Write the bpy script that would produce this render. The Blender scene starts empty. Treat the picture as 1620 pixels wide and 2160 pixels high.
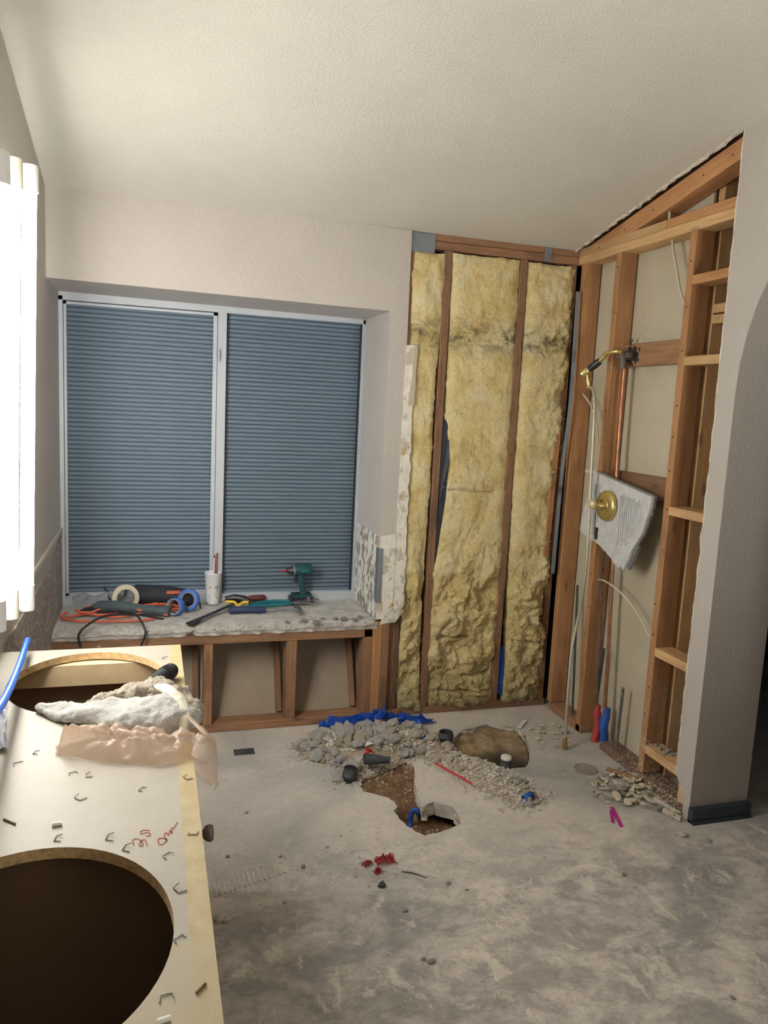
import bpy, bmesh, math, random
from mathutils import Vector, Matrix, noise, geometry
random.seed(7)
PI = math.pi
C = bpy.context.scene.collection

# ------------------------------------------------------------------ camera
CH = 1.55
F = 1599.66
yaw, pit, rol = -0.30078904, -0.13803115, -0.04872316
RM = (Matrix.Rotation(yaw, 3, 'Z') @ Matrix.Rotation(pit, 3, 'X') @ Matrix.Rotation(rol, 3, 'Y'))
cam_d = bpy.data.cameras.new('camera')
cam_d.sensor_fit = 'HORIZONTAL'; cam_d.sensor_width = 36.0; cam_d.lens = F/1620*36.0
cam_d.clip_start = 0.02
cam = bpy.data.objects.new('camera', cam_d); C.objects.link(cam)
M3 = Matrix((RM.col[0], RM.col[2], -RM.col[1])).transposed()
cam.matrix_world = Matrix.Translation((0, 0, CH)) @ M3.to_4x4()
bpy.context.scene.camera = cam

# ------------------------------------------------------------------ world, lights, exposure
w = bpy.data.worlds.new('night'); bpy.context.scene.world = w; w.use_nodes = True
w.node_tree.nodes['Background'].inputs[0].default_value = (0.10, 0.14, 0.28, 1)
w.node_tree.nodes['Background'].inputs[1].default_value = 0.02
vs = bpy.context.scene.view_settings
vs.view_transform = 'Standard'; vs.look = 'None'; vs.exposure = 0.0; vs.gamma = 1.0; vs.use_curve_mapping = False
TUBE_E = 54.0
def area(name, loc, target, size, power, col, sy=None):
    d = bpy.data.lights.new(name, 'AREA'); d.energy = power; d.color = col; d.size = size
    if sy: d.shape = 'RECTANGLE'; d.size_y = sy
    o = bpy.data.objects.new(name, d); C.objects.link(o); o.location = loc
    o.rotation_euler = (Vector(target)-Vector(loc)).to_track_quat('-Z', 'Y').to_euler()
    return o
area('ceiling_fill', (1.5, -.5, 1.0), (1.45, .1, 3.2), 0.35, 48, (1.0, 0.95, 0.88))  # unseen fill light, added to brighten the ceiling and lift the room

# ------------------------------------------------------------------ helpers
def S(r, g, b):
    f = lambda c: (c/255/12.92) if c/255 <= 0.04045 else ((c/255+0.055)/1.055)**2.4
    return (f(r), f(g), f(b), 1)
def ray(px, py): return RM @ Vector(((px-810)/F, 1, -(py-1080)/F))
def at(px, py, ax, val):
    d = ray(px, py); o = Vector((0, 0, CH)); i = 'xyz'.index(ax)
    return o + d*((val-o[i])/d[i])
def sm(a, b, x):
    t = min(1, max(0, (x-a)/(b-a))); return t*t*(3-2*t)
def lerp_t(tab, z):
    if z <= tab[0][0]: return tab[0][1]
    for (a, x), (b, y) in zip(tab, tab[1:]):
        if z <= b: return x+(y-x)*(z-a)/(b-a)
    return tab[-1][1]

class NT:
    def __init__(s, name):
        s.m = bpy.data.materials.new(name); s.m.use_nodes = True; s.t = s.m.node_tree; s.n = s.t.nodes
        s.b = s.n['Principled BSDF']; s.out = s.n['Material Output']
        s.tc = s.n.new('ShaderNodeTexCoord'); s.geo = s.n.new('ShaderNodeNewGeometry')
    def l(s, a, b): s.t.links.new(a, b)
    def mapping(s, scale, world=False, rot=(0, 0, 0)):
        m = s.n.new('ShaderNodeMapping'); m.inputs['Scale'].default_value = scale if hasattr(scale, '__len__') else (scale,)*3
        m.inputs['Rotation'].default_value = rot
        s.l(s.geo.outputs['Position'] if world else s.tc.outputs['Object'], m.inputs[0]); return m.outputs[0]
    def noise(s, vec, scale=5, det=5, rough=.6, dist=0):
        n = s.n.new('ShaderNodeTexNoise'); n.inputs['Scale'].default_value = scale; n.inputs['Detail'].default_value = det
        n.inputs['Roughness'].default_value = rough; n.inputs['Distortion'].default_value = dist
        s.l(vec, n.inputs['Vector']); return n.outputs['Fac']
    def ramp(s, fac, stops, mode='LINEAR'):
        r = s.n.new('ShaderNodeValToRGB'); r.color_ramp.interpolation = mode
        while len(r.color_ramp.elements) < len(stops): r.color_ramp.elements.new(0.5)
        for e, (p, c) in zip(r.color_ramp.elements, stops):
            e.position = p; e.color = c if hasattr(c, '__len__') else (c, c, c, 1)
        s.l(fac, r.inputs[0]); return r.outputs[0]
    def mix(s, fac, a, b, mode='MIX'):
        m = s.n.new('ShaderNodeMix'); m.data_type = 'RGBA'; m.blend_type = mode
        for v, k in ((fac, 0), (a, 6), (b, 7)):
            if isinstance(v, (int, float)): m.inputs[k].default_value = v
            elif isinstance(v, tuple): m.inputs[k].default_value = v
            else: s.l(v, m.inputs[k])
        return m.outputs[2]
    def math(s, op, a, b=0.0, clamp=False):
        m = s.n.new('ShaderNodeMath'); m.operation = op; m.use_clamp = clamp
        for v, k in ((a, 0), (b, 1)):
            if isinstance(v, (int, float)): m.inputs[k].default_value = v
            else: s.l(v, m.inputs[k])
        return m.outputs[0]
    def xyz(s, world=True):
        x = s.n.new('ShaderNodeSeparateXYZ'); s.l(s.geo.outputs['Position'] if world else s.tc.outputs['Object'], x.inputs[0]); return x.outputs
    def bump(s, h, strength=.3, dist=.01):
        b = s.n.new('ShaderNodeBump'); b.inputs['Strength'].default_value = strength; b.inputs['Distance'].default_value = dist
        s.l(h, b.inputs['Height']); s.l(b.outputs[0], s.b.inputs['Normal'])
    def col(s, c):
        if isinstance(c, tuple): s.b.inputs['Base Color'].default_value = c
        else: s.l(c, s.b.inputs['Base Color'])
    def set(s, rough=None, metal=None, **k):
        if rough is not None: s.b.inputs['Roughness'].default_value = rough
        if metal is not None: s.b.inputs['Metallic'].default_value = metal
        for a, v in k.items(): s.b.inputs[a.replace('_', ' ')].default_value = v
        return s.m

def simple(name, c, rough=.6, metal=0, var=.12, scale=18, bump=.15, bscale=60, bd=.002):
    t = NT(name); v = t.mapping(1)
    lo = tuple(max(0, x*(1-var)) for x in c[:3])+(1,); hi = tuple(min(1, x*(1+var)) for x in c[:3])+(1,)
    t.col(t.ramp(t.noise(v, scale), [(.3, lo), (.7, hi)]))
    if bump: t.bump(t.noise(v, bscale, 4), bump, bd)
    return t.set(rough, metal)

def mat_paint(name, c, lo=.94):
    t = NT(name); v = t.mapping(1, True)
    d = tuple(x*lo for x in c[:3])+(1,)
    t.col(t.ramp(t.noise(v, 2.2, 3), [(.35, d), (.65, c)]))
    h = t.ramp(t.noise(v, 130, 3, .55), [(.40, 0), (.62, 1)])
    t.bump(h, .45, .003); return t.set(.7)
def mat_wood(name, a, b, dark, splat=True):
    t = NT(name); oi = t.n.new('ShaderNodeObjectInfo')
    cmb = t.n.new('ShaderNodeVectorMath'); cmb.operation = 'ADD'
    sc = t.n.new('ShaderNodeVectorMath'); sc.operation = 'SCALE'; sc.inputs[0].default_value = (7, 13, 29)
    t.l(oi.outputs['Random'], sc.inputs['Scale']); t.l(t.tc.outputs['Object'], cmb.inputs[0]); t.l(sc.outputs[0], cmb.inputs[1])
    m = t.n.new('ShaderNodeMapping'); m.inputs['Scale'].default_value = (1, 1, .045); t.l(cmb.outputs[0], m.inputs[0])
    g = t.noise(m.outputs[0], 120, 4, .55, .6)
    base = t.ramp(g, [(.3, a), (.7, b)])
    m2 = t.n.new('ShaderNodeMapping'); m2.inputs['Scale'].default_value = (1, 1, .35); t.l(cmb.outputs[0], m2.inputs[0])
    st = t.ramp(t.noise(m2.outputs[0], 9, 4, .6), [(.52, 0.0), (.78, .75)])
    base = t.mix(st, base, dark)
    vr = t.n.new('ShaderNodeTexVoronoi'); vr.inputs['Scale'].default_value = 9; t.l(m2.outputs[0], vr.inputs['Vector'])
    kn = t.ramp(vr.outputs['Distance'], [(.05, 1.0), (.13, 0.0)])
    base = t.mix(t.math('MULTIPLY', kn, .6), base, tuple(x*.3 for x in dark[:3])+(1,))
    br = t.n.new('ShaderNodeMapRange'); br.inputs[3].default_value = .78; br.inputs[4].default_value = 1.12; t.l(oi.outputs['Random'], br.inputs[0])
    hs = t.n.new('ShaderNodeHueSaturation'); t.l(br.outputs[0], hs.inputs['Value']); t.l(base, hs.inputs['Color'])
    c = hs.outputs[0]
    if splat:
        p = t.xyz()
        nz = t.ramp(t.noise(t.mapping((1, 1, 1), True), 130, 2, .7), [(.535, 0), (.57, 1)])
        big = t.ramp(t.noise(t.mapping(1, True), 7, 3), [(.36, 0), (.6, 1)])
        zf = t.math('SUBTRACT', 1.0, t.math('DIVIDE', p[2], .52), True)
        yf = t.math('MULTIPLY', t.math('SUBTRACT', 3.05, p[1]), 2.2, True)
        xf = t.math('GREATER_THAN', p[0], 1.9)
        k = t.math('MULTIPLY', t.math('MULTIPLY', nz, t.math('POWER', zf, .5)), t.math('MULTIPLY', big, t.math('MULTIPLY', t.math('ADD', yf, .12), xf)), True)
        c = t.mix(k, c, S(205, 195, 178))
    t.col(c); t.bump(g, .25, .002); return t.set(.75)

W_PAINT = mat_paint('wall paint pinkish grey', S(188, 181, 173))
C_PAINT = mat_paint('ceiling paint warm white', S(208, 205, 194))
WOOD = mat_wood('framing lumber orange', S(158, 112, 72), S(186, 138, 92), S(122, 80, 50))
WOOD_L = mat_wood('framing lumber pale', S(186, 148, 102), S(208, 172, 124), S(150, 108, 72))
WOOD_D = mat_wood('framing lumber red brown', S(122, 88, 62), S(152, 114, 82), S(76, 54, 42))
WOOD_X = mat_wood('framing lumber water stained', S(96, 70, 54), S(124, 90, 68), S(60, 46, 38))
def mat_drybk():
    t = NT('drywall back paper'); v = t.mapping(1, True)
    c = t.ramp(t.noise(v, 3, 4), [(.3, S(176, 166, 144)), (.7, S(192, 184, 162))])
    sm_ = t.ramp(t.noise(t.mapping((1, 3, 1.2), True), 2.2, 4, .7), [(.60, 0), (.74, .5)])
    c = t.mix(sm_, c, S(214, 210, 198))
    p = t.xyz(); nz = t.ramp(t.noise(t.mapping(1, True), 120, 2, .7), [(.54, 0), (.57, 1)])
    zf = t.math('SUBTRACT', 1.0, t.math('DIVIDE', p[2], .5), True)
    yf = t.math('MULTIPLY', t.math('SUBTRACT', 3.0, p[1]), 2.5, True)
    c = t.mix(t.math('MULTIPLY', t.math('MULTIPLY', nz, zf), yf), c, S(220, 212, 198))
    t.col(c); t.bump(t.noise(v, 40, 3), .1, .002); return t.set(.85)
DRYBK = mat_drybk()
def mat_plaster():
    t = NT('torn plaster with glue stains'); v = t.mapping(1, True)
    c = t.ramp(t.noise(v, 30, 4), [(.3, S(214, 210, 198)), (.7, S(232, 229, 218))])
    a = t.ramp(t.noise(v, 14, 4, .65), [(.53, 0), (.57, .75)])
    c = t.mix(a, c, S(176, 168, 154))
    b = t.ramp(t.noise(t.mapping((1.6, 1.6, .8), True), 17, 5, .7, .4), [(.57, 0), (.62, .85)])
    c = t.mix(b, c, S(184, 156, 96))
    t.col(c); t.bump(t.noise(v, 22, 6, .7), .7, .006); return t.set(.85)
PLASTER = mat_plaster()
def mat_jamb():
    t = NT('stripped jamb with mortar patches'); v = t.mapping(1, True)
    a = t.ramp(t.noise(t.mapping((1, 1.2, .7), True), 24, 4, .6, .3), [(.50, 0), (.53, 1)])
    c = t.mix(a, S(222, 218, 206), S(140, 134, 124)); t.col(c)
    t.bump(t.noise(v, 30, 5), .6, .004); return t.set(.85)
JAMB = mat_jamb()
def mat_rough_left():
    t = NT('rough stripped wall'); v = t.mapping(1, True)
    a = t.ramp(t.noise(v, 60, 4, .75), [(.54, 0), (.6, .8)])
    c = t.mix(a, t.ramp(t.noise(v, 6), [(.3, S(128, 116, 110)), (.7, S(158, 146, 138))]), S(210, 206, 200)); t.col(c)
    t.bump(t.noise(v, 50, 5), .6, .004); return t.set(.9)
ROUGHL = mat_rough_left()
def mat_conc():
    t = NT('scraped concrete slab'); v = t.mapping(1, True)
    n1 = t.noise(v, 1.3, 6, .6, .5)
    c = t.ramp(n1, [(.30, S(156, 155, 150)), (.46, S(192, 188, 180)), (.56, S(212, 203, 192)), (.72, S(184, 181, 174))])
    p = t.xyz()
    near = t.math('MULTIPLY', t.math('SUBTRACT', 2.55, p[1]), 2.0, True)
    n2 = t.ramp(t.noise(t.mapping((1, 1.5, 1), True, (0, 0, .5)), 4.5, 12, .76, .4), [(.44, 0), (.56, 1)])
    c = t.mix(t.math('MULTIPLY', t.math('MULTIPLY', n2, near), .62), c, S(128, 126, 124))
    n5 = t.ramp(t.noise(t.mapping((1, 1.3, 1), True, (0, 0, .9)), 13, 10, .75, .5), [(.50, 0), (.60, .5)])
    c = t.mix(t.math('MULTIPLY', n5, near), c, S(138, 132, 128))
    n3 = t.ramp(t.noise(t.mapping((1.5, 1, 1), True, (0, 0, -.4)), 6, 12, .78, .5), [(.55, 0), (.61, .7)])
    c = t.mix(t.math('MULTIPLY', n3, t.math('ADD', t.math('MULTIPLY', near, .8), .2)), c, S(228, 220, 204))
    n4 = t.ramp(t.noise(v, 3.1, 3), [(.66, 0), (.75, .4)])
    c = t.mix(t.math('MULTIPLY', n4, near), c, S(214, 206, 168))
    d = t.ramp(t.noise(v, 40, 6, .7), [(.3, .86), (.7, 1.08)])
    c = t.mix(1.0, c, d, 'MULTIPLY'); t.col(c)
    h = t.math('ADD', t.noise(t.mapping((1, 2, 1), True, (0, 0, .4)), 16, 8, .7, .6), t.math('MULTIPLY', t.noise(v, 3), .6))
    t.bump(h, .3, .006); return t.set(.72)
CONC = mat_conc()
CONC_RAW = simple('broken concrete face', S(196, 190, 178), .9, 0, .28, 20, .9, 45, .008)
CHUNK = simple('concrete rubble', S(192, 189, 184), .9, 0, .34, 14, .8, 40, .006)
CHUNK2 = simple('concrete rubble tan', S(188, 176, 158), .9, 0, .25, 14, .8, 40, .006)
MORTAR = simple('mortar bed', S(188, 184, 176), .9, 0, .22, 12, 1.0, 28, .01)
SOIL = simple('damp soil', S(122, 92, 66), .95, 0, .3, 30, 1.0, 70, .012)
GRAVEL = simple('gravelly fill', S(164, 150, 132), .95, 0, .3, 26, 1.0, 60, .012)
def mat_sand():
    t = NT('ochre sand'); v = t.mapping(1, True)
    c = t.ramp(t.noise(v, 16, 6, .7), [(.3, S(112, 94, 68)), (.5, S(140, 120, 90)), (.7, S(172, 152, 120))])
    p = t.xyz(); dx = t.math('SUBTRACT', p[0], 1.585); dy = t.math('SUBTRACT', p[1], 2.91)
    d = t.math('SQRT', t.math('ADD', t.math('MULTIPLY', dx, dx), t.math('MULTIPLY', dy, dy)))
    d = t.math('ADD', d, t.math('MULTIPLY', t.noise(v, 12), .08))
    c = t.mix(t.ramp(d, [(.16, 1), (.255, 0)]), c, S(50, 41, 31))
    t.col(c); t.bump(t.noise(v, 60, 5), .8, .008); return t.set(.95)
SAND = mat_sand()
def mat_ins():
    t = NT('yellow fibreglass wool'); v = t.mapping(1, True)
    c = t.ramp(t.noise(v, 5.5, 6, .65, .3), [(.28, S(212, 186, 122)), (.47, S(240, 219, 160)), (.62, S(250, 236, 190)), (.78, S(232, 200, 138))])
    p = t.xyz()
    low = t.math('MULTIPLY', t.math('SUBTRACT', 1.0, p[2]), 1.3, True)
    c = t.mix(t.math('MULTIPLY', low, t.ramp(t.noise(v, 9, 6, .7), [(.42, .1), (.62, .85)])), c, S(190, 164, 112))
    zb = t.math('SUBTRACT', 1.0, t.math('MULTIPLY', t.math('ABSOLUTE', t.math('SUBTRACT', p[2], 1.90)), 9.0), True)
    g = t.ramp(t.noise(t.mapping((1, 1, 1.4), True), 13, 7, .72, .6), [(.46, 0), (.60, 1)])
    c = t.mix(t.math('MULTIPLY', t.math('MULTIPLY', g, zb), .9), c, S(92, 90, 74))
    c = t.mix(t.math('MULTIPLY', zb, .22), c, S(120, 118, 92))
    fb = t.ramp(t.noise(t.mapping((1, 1, .35), True), 150, 6, .8, 2.5), [(.34, .80), (.5, 1.05), (.66, 1.2)])
    c = t.mix(1.0, c, fb, 'MULTIPLY')
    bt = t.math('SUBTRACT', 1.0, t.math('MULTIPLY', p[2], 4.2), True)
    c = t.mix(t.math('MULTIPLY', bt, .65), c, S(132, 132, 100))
    t.col(c)
    h = t.math('ADD', t.noise(t.mapping((1, 1, .6), True), 38, 8, .75, 1.5), t.noise(v, 120, 4, .7, .8))
    t.bump(h, .9, .010); t.set(1.0); t.b.inputs['Specular IOR Level'].default_value = .05
    return t.m
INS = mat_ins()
def mat_top():
    t = NT('particle board top'); v = t.mapping(1, True)
    c = t.ramp(t.noise(v, 5, 6), [(.3, S(157, 151, 137)), (.7, S(169, 163, 150))])
    p = t.xyz()
    edge = t.math('GREATER_THAN', t.math('ADD', p[0], t.math('MULTIPLY', t.noise(v, 20), .012)), .062)
    c = t.mix(t.math('MULTIPLY', edge, .9), c, t.ramp(t.noise(v, 24, 5), [(.35, S(168, 149, 104)), (.65, S(180, 164, 124))]))
    near = t.math('MULTIPLY', t.math('LESS_THAN', p[1], 0.99), t.ramp(t.noise(v, 12, 5), [(.3, .4), (.6, .9)]))
    c = t.mix(near, c, S(174, 160, 128))
    d = t.ramp(t.noise(v, 300, 2), [(.3, .93), (.7, 1.03)]); c = t.mix(1.0, c, d, 'MULTIPLY')
    sp = t.ramp(t.noise(v, 60, 2, .6), [(.74, 0), (.77, .6)]); c = t.mix(sp, c, S(120, 100, 80))
    t.col(c); t.bump(t.noise(v, 200, 3), .1, .001); return t.set(.6)
TOPM = mat_top()
CHIPEDGE = simple('chipboard cut edge', S(196, 166, 120), .85, 0, .3, 90, .8, 120, .002)
CAB = simple('brown cabinet board', S(128, 104, 80), .7, 0, .1, 4, .1)
METALG = simple('galvanised steel', S(142, 150, 158), .45, .7, .12, 20, .1)
ALU = simple('painted window aluminium', S(188, 194, 200), .45, .1, .06, 8, .05)
SLATM = simple('blue grey shutter slat', S(136, 143, 152), .6, .0, .04, 6, .04)
def mat_glass():
    t = NT('window glass'); t.n.remove(t.b)
    g = t.n.new('ShaderNodeBsdfGlossy'); g.inputs['Roughness'].default_value = .5; g.inputs[0].default_value = (.72, .82, 1, 1)  # blue tint put into the gloss for the bluish glow on the panes
    tr = t.n.new('ShaderNodeBsdfTransparent'); tr.inputs[0].default_value = (.9, .94, .95, 1)
    fr = t.n.new('ShaderNodeFresnel'); fr.inputs[0].default_value = 1.25
    mx = t.n.new('ShaderNodeMixShader'); t.l(fr.outputs[0], mx.inputs[0]); t.l(tr.outputs[0], mx.inputs[1]); t.l(g.outputs[0], mx.inputs[2])
    t.l(mx.outputs[0], t.out.inputs[0]); return t.m
GLASS = mat_glass()
def mat_film(name, c, tr=.3, bump=.4):
    t = NT(name); v = t.mapping(1)
    t.col(t.ramp(t.noise(v, 14), [(.3, tuple(x*.85 for x in c[:3])+(1,)), (.7, c)])); t.bump(t.noise(v, 28, 5, .6, 1.0), bump, .008)
    t.set(.28); s1 = t.n.new('ShaderNodeBsdfTranslucent'); s1.inputs[0].default_value = c
    m1 = t.n.new('ShaderNodeMixShader'); m1.inputs[0].default_value = .35
    t.l(t.b.outputs[0], m1.inputs[1]); t.l(s1.outputs[0], m1.inputs[2])
    s2 = t.n.new('ShaderNodeBsdfTransparent'); s2.inputs[0].default_value = (1, .93, .86, 1)
    m2 = t.n.new('ShaderNodeMixShader'); m2.inputs[0].default_value = tr
    t.l(m1.outputs[0], m2.inputs[1]); t.l(s2.outputs[0], m2.inputs[2]); t.l(m2.outputs[0], t.out.inputs[0]); return t.m
BAG = mat_film('peach plastic film', S(220, 200, 184), .40, .6)
CLEAR = mat_film('clear crinkled film', S(190, 200, 210), .5)
BLUEFILM = mat_film('blue plastic film', S(36, 92, 200), .05)
def mat_terry(name, a, b):
    t = NT(name); v = t.mapping(1, True)
    t.col(t.ramp(t.noise(v, 90, 4), [(.3, a), (.7, b)]))
    t.bump(t.math('ADD', t.noise(v, 260, 3), t.math('MULTIPLY', t.noise(v, 60, 3), .8)), .9, .005)
    t.set(1.0); t.b.inputs['Sheen Weight'].default_value = .2; return t.m
TERRY_W = mat_terry('white terry cloth', S(178, 177, 172), S(202, 201, 196))
TERRY_B = mat_terry('beige terry cloth', S(132, 122, 108), S(184, 174, 156))
BLACK = simple('black plastic', S(36, 37, 40), .4, 0, .15)
BLACKR = simple('black rubber', S(34, 36, 42), .7, 0, .2, 20, .3)
ABS = simple('dusty black pipe', S(62, 66, 70), .6, 0, .3, 25, .3)
DKGREY = simple('dark slate vinyl', S(52, 60, 68), .45, 0, .2)
BLUE = simple('bright blue plastic', S(30, 98, 205), .4, 0, .1)
BLUE2 = simple('blue pipe sleeve', S(34, 84, 170), .55, 0, .2, 30, .3)
BLUETAPE = simple('blue masking tape', S(70, 108, 190), .6, 0, .08)
RED = simple('red plastic', S(190, 40, 44), .5, 0, .15, 30, .3)
REDBAG = simple('faded red sleeve', S(170, 62, 60), .6, 0, .2, 30, .4)
MAG = simple('magenta tape', S(176, 32, 136), .5, 0, .08)
MASK = simple('cream masking tape', S(206, 200, 178), .7, 0, .06)
CARD = simple('cardboard core', S(160, 150, 138), .8, 0, .1)
ORANGE = simple('orange cord jacket', S(214, 104, 72), .5, 0, .1)
TEAL = simple('teal tool grip', S(18, 104, 112), .5, 0, .12)
DRILLM = simple('dark teal power tool body', S(24, 70, 78), .45, 0, .15)
NAVY = simple('navy rubber grip', S(34, 50, 86), .6, 0, .12)
STEEL = simple('worn tool steel', S(150, 152, 154), .35, .85, .15)
YEL = simple('yellow plastic', S(226, 186, 60), .5, 0, .08)
BRASS = simple('polished brass', S(206, 186, 122), .28, .85, .1, 20, .1)
BRASSD = simple('dull brass', S(176, 146, 92), .4, .8, .15, 30, .2)
COPPER = simple('copper pipe', S(168, 118, 90), .4, .75, .25, 20, .1)
CHAR = simple('scorched copper joint', S(96, 88, 84), .6, .4, .6, 30, .4)
WIREM = simple('cream cable jacket', S(206, 196, 172), .6, 0, .08)
WHITE = simple('white enamel', S(236, 238, 238), .4, 0, .03, 8, .03)
CREAM = simple('cream socket plastic', S(226, 222, 204), .5, 0, .04)
CEMB = simple('grey cement board', S(196, 197, 196), .9, 0, .14, 22, 1.0, 60, .006)
TAR = simple('black felt paper', S(34, 38, 48), .6, 0, .25, 20, .3)
SHARD = simple('pale tile and plaster shard', S(216, 204, 182), .85, 0, .18, 18, .5)
PAPER = simple('grey paper', S(150, 152, 160), .7, 0, .1)
CUPM = simple('white paper cup', S(232, 232, 232), .5, 0, .03, 6, .02)
PENCIL = simple('red pencil mark', S(150, 84, 74), .9, 0, .1)
INKBLK = simple('dark print', S(50, 46, 46), .7, 0, .1)
GREENP = simple('green print', S(150, 176, 96), .7, 0, .1)
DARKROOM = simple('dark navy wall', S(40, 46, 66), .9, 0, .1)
STAPLE = simple('staple wire', S(110, 104, 96), .4, .6, .2)
TILEW = simple('white glazed tile', S(226, 224, 216), .35, 0, .05)
ACRY = simple('clear acrylic knob', S(190, 176, 130), .15, 0, .05, 20, .1)
def emis(name, c, e):
    t = NT(name); t.b.inputs['Emission Color'].default_value = c; t.b.inputs['Emission Strength'].default_value = e
    t.col((.9, .9, .9, 1)); return t.m
TUBE = emis('lit fluorescent tube', (1.0, .965, .90, 1), TUBE_E)

class MB:
    def __init__(s): s.v = []; s.f = []; s.sm = []
    def add(s, vs_, fs, smooth=False):
        o = len(s.v); s.v += [tuple(p) for p in vs_]; s.f += [tuple(i+o for i in f) for f in fs]; s.sm += [smooth]*len(fs)
    def box(s, a, b, M=None):
        x0, y0, z0 = a; x1, y1, z1 = b
        v = [(x0,y0,z0),(x1,y0,z0),(x1,y1,z0),(x0,y1,z0),(x0,y0,z1),(x1,y0,z1),(x1,y1,z1),(x0,y1,z1)]
        if M: v = [M @ Vector(p) for p in v]
        s.add(v, [(0,3,2,1),(4,5,6,7),(0,1,5,4),(1,2,6,5),(2,3,7,6),(3,0,4,7)])
        return s
    def tube(s, pts, r, n=10, cap=True, flat=1.0):
        pts = [Vector(p) for p in pts]; rs = r if hasattr(r, '__len__') else [r]*len(pts)
        prev = None; rings = []
        for i, p in enumerate(pts):
            d = (pts[min(i+1, len(pts)-1)]-pts[max(i-1, 0)])
            if d.length < 1e-9: d = Vector((0, 0, 1))
            d.normalize()
            if prev is None:
                u = d.orthogonal().normalized() if abs(d.z) > .9 else Vector((0, 0, 1)).cross(d).normalized()
            else:
                u = (prev-d*prev.dot(d)).normalized()
            prev = u; w_ = d.cross(u)
            rings.append([p+(u*math.cos(2*PI*k/n)+w_*math.sin(2*PI*k/n)*flat)*rs[i] for k in range(n)])
        v = [q for r_ in rings for q in r_]; f = []
        for i in range(len(rings)-1):
            for k in range(n): f.append((i*n+k, i*n+(k+1) % n, (i+1)*n+(k+1) % n, (i+1)*n+k))
        s.add(v, f, True)
        if cap: s.add(rings[0], [tuple(range(n))[::-1]]); s.add(rings[-1], [tuple(range(n))])
        return s
    def lathe(s, prof, origin=(0, 0, 0), axis=(0, 0, 1), n=24, smooth=True):
        q = Vector(axis).to_track_quat('Z', 'Y').to_matrix(); o = Vector(origin)
        v = []; f = []
        for (r, h) in prof:
            for k in range(n): v.append(o+q @ Vector((r*math.cos(2*PI*k/n), r*math.sin(2*PI*k/n), h)))
        for i in range(len(prof)-1):
            for k in range(n): f.append((i*n+k, i*n+(k+1) % n, (i+1)*n+(k+1) % n, (i+1)*n+k))
        s.add(v, f, smooth); return s
    def prism(s, poly, fn, a, b):
        n = len(poly); v = [fn(p, a) for p in poly]+[fn(p, b) for p in poly]
        tri = geometry.tessellate_polygon([[Vector((p[0], p[1], 0)) for p in poly]])
        f = [tuple(t) for t in tri]+[tuple(i+n for i in t[::-1]) for t in tri]
        f += [(i, (i+1) % n, (i+1) % n+n, i+n) for i in range(n)]
        s.add(v, f); return s
    def rock(s, c, r, seed, sx=1, sy=1, sz=.7, rot=0):
        rn = random.Random(seed); base = ICO
        off = Vector((rn.random()*50, rn.random()*50, rn.random()*50)); M = Matrix.Rotation(rot, 3, 'Z')
        v = []
        for p in base[0]:
            k = 1+.45*noise.noise(p*1.3+off)+.18*noise.noise(p*3+off)
            q = Vector((p.x*sx, p.y*sy, p.z*sz))*k*r; q = M @ q
            v.append(Vector(c)+q)
        s.add(v, base[1]); return s
    def mesh(s, name, m, fix=True):
        me = bpy.data.meshes.new(name); me.from_pydata(s.v, [], s.f)
        me.polygons.foreach_set('use_smooth', s.sm); me.materials.append(m); me.update()
        if fix:
            bm = bmesh.new(); bm.from_mesh(me); bmesh.ops.recalc_face_normals(bm, faces=bm.faces); bm.to_mesh(me); bm.free()
        return me
    def build(s, name, m, parent=None, loc=None):
        o = bpy.data.objects.new(name, s.mesh(name, m)); C.objects.link(o)
        if parent: o.parent = parent
        if loc: o.location = loc
        return o
def ico(sub):
    bm = bmesh.new(); bmesh.ops.create_icosphere(bm, subdivisions=sub, radius=1)
    v = [p.co.copy() for p in bm.verts]; f = [tuple(q.index for q in x.verts) for x in bm.faces]; bm.free(); return v, f
ICO = ico(1)
def tag(o, label, cat, group=None, kind=None):
    if label: o['label'] = label
    if cat: o['category'] = cat
    if group: o['group'] = group
    if kind: o['kind'] = kind
    return o
def thing(name, label, cat, loc=(0, 0, 0), rz=0, group=None):
    o = bpy.data.objects.new(name, None); C.objects.link(o); o.location = loc; o.rotation_euler = (0, 0, rz)
    o.empty_display_size = .02
    return tag(o, label, cat, group)
def struct(o): o['kind'] = 'structure'; return o
def curve(pts, n=8):
    P = [Vector(p) for p in pts]; out = []
    for i in range(len(P)-1):
        a = P[max(i-1, 0)]; b = P[i]; c = P[i+1]; d = P[min(i+2, len(P)-1)]
        for k in range(n):
            t = k/n
            out.append(.5*((2*b)+(c-a)*t+(2*a-5*b+4*c-d)*t*t+(3*b-a-3*c+d)*t**3))
    out.append(P[-1]); return out
def board(name, p0, p1, wx, wy, m, parent, hint=(0, 1, 0)):
    """a length of sawn lumber from p0 to p1; wx across, wy along the hint direction"""
    p0 = Vector(p0); p1 = Vector(p1); d = (p1-p0); L = d.length; z = d.normalized()
    y = Vector(hint); y = (y-z*y.dot(z)).normalized(); x = y.cross(z)
    M = Matrix((x, y, z)).transposed().to_4x4(); M.translation = p0
    c = .0025; a = wx/2; b = wy/2
    oc = [(a-c, -b), (a, -b+c), (a, b-c), (a-c, b), (-a+c, b), (-a, b-c), (-a, -b+c), (-a+c, -b)]
    mb = MB(); mb.add([(u, v_, 0) for u, v_ in oc]+[(u, v_, L) for u, v_ in oc],
                      [tuple(range(8))[::-1], tuple(range(8, 16))]+[(i, (i+1) % 8, (i+1) % 8+8, i+8) for i in range(8)])
    o = mb.build(name, m, None); o.matrix_world = M
    if parent: o.parent = parent
    return o
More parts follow.
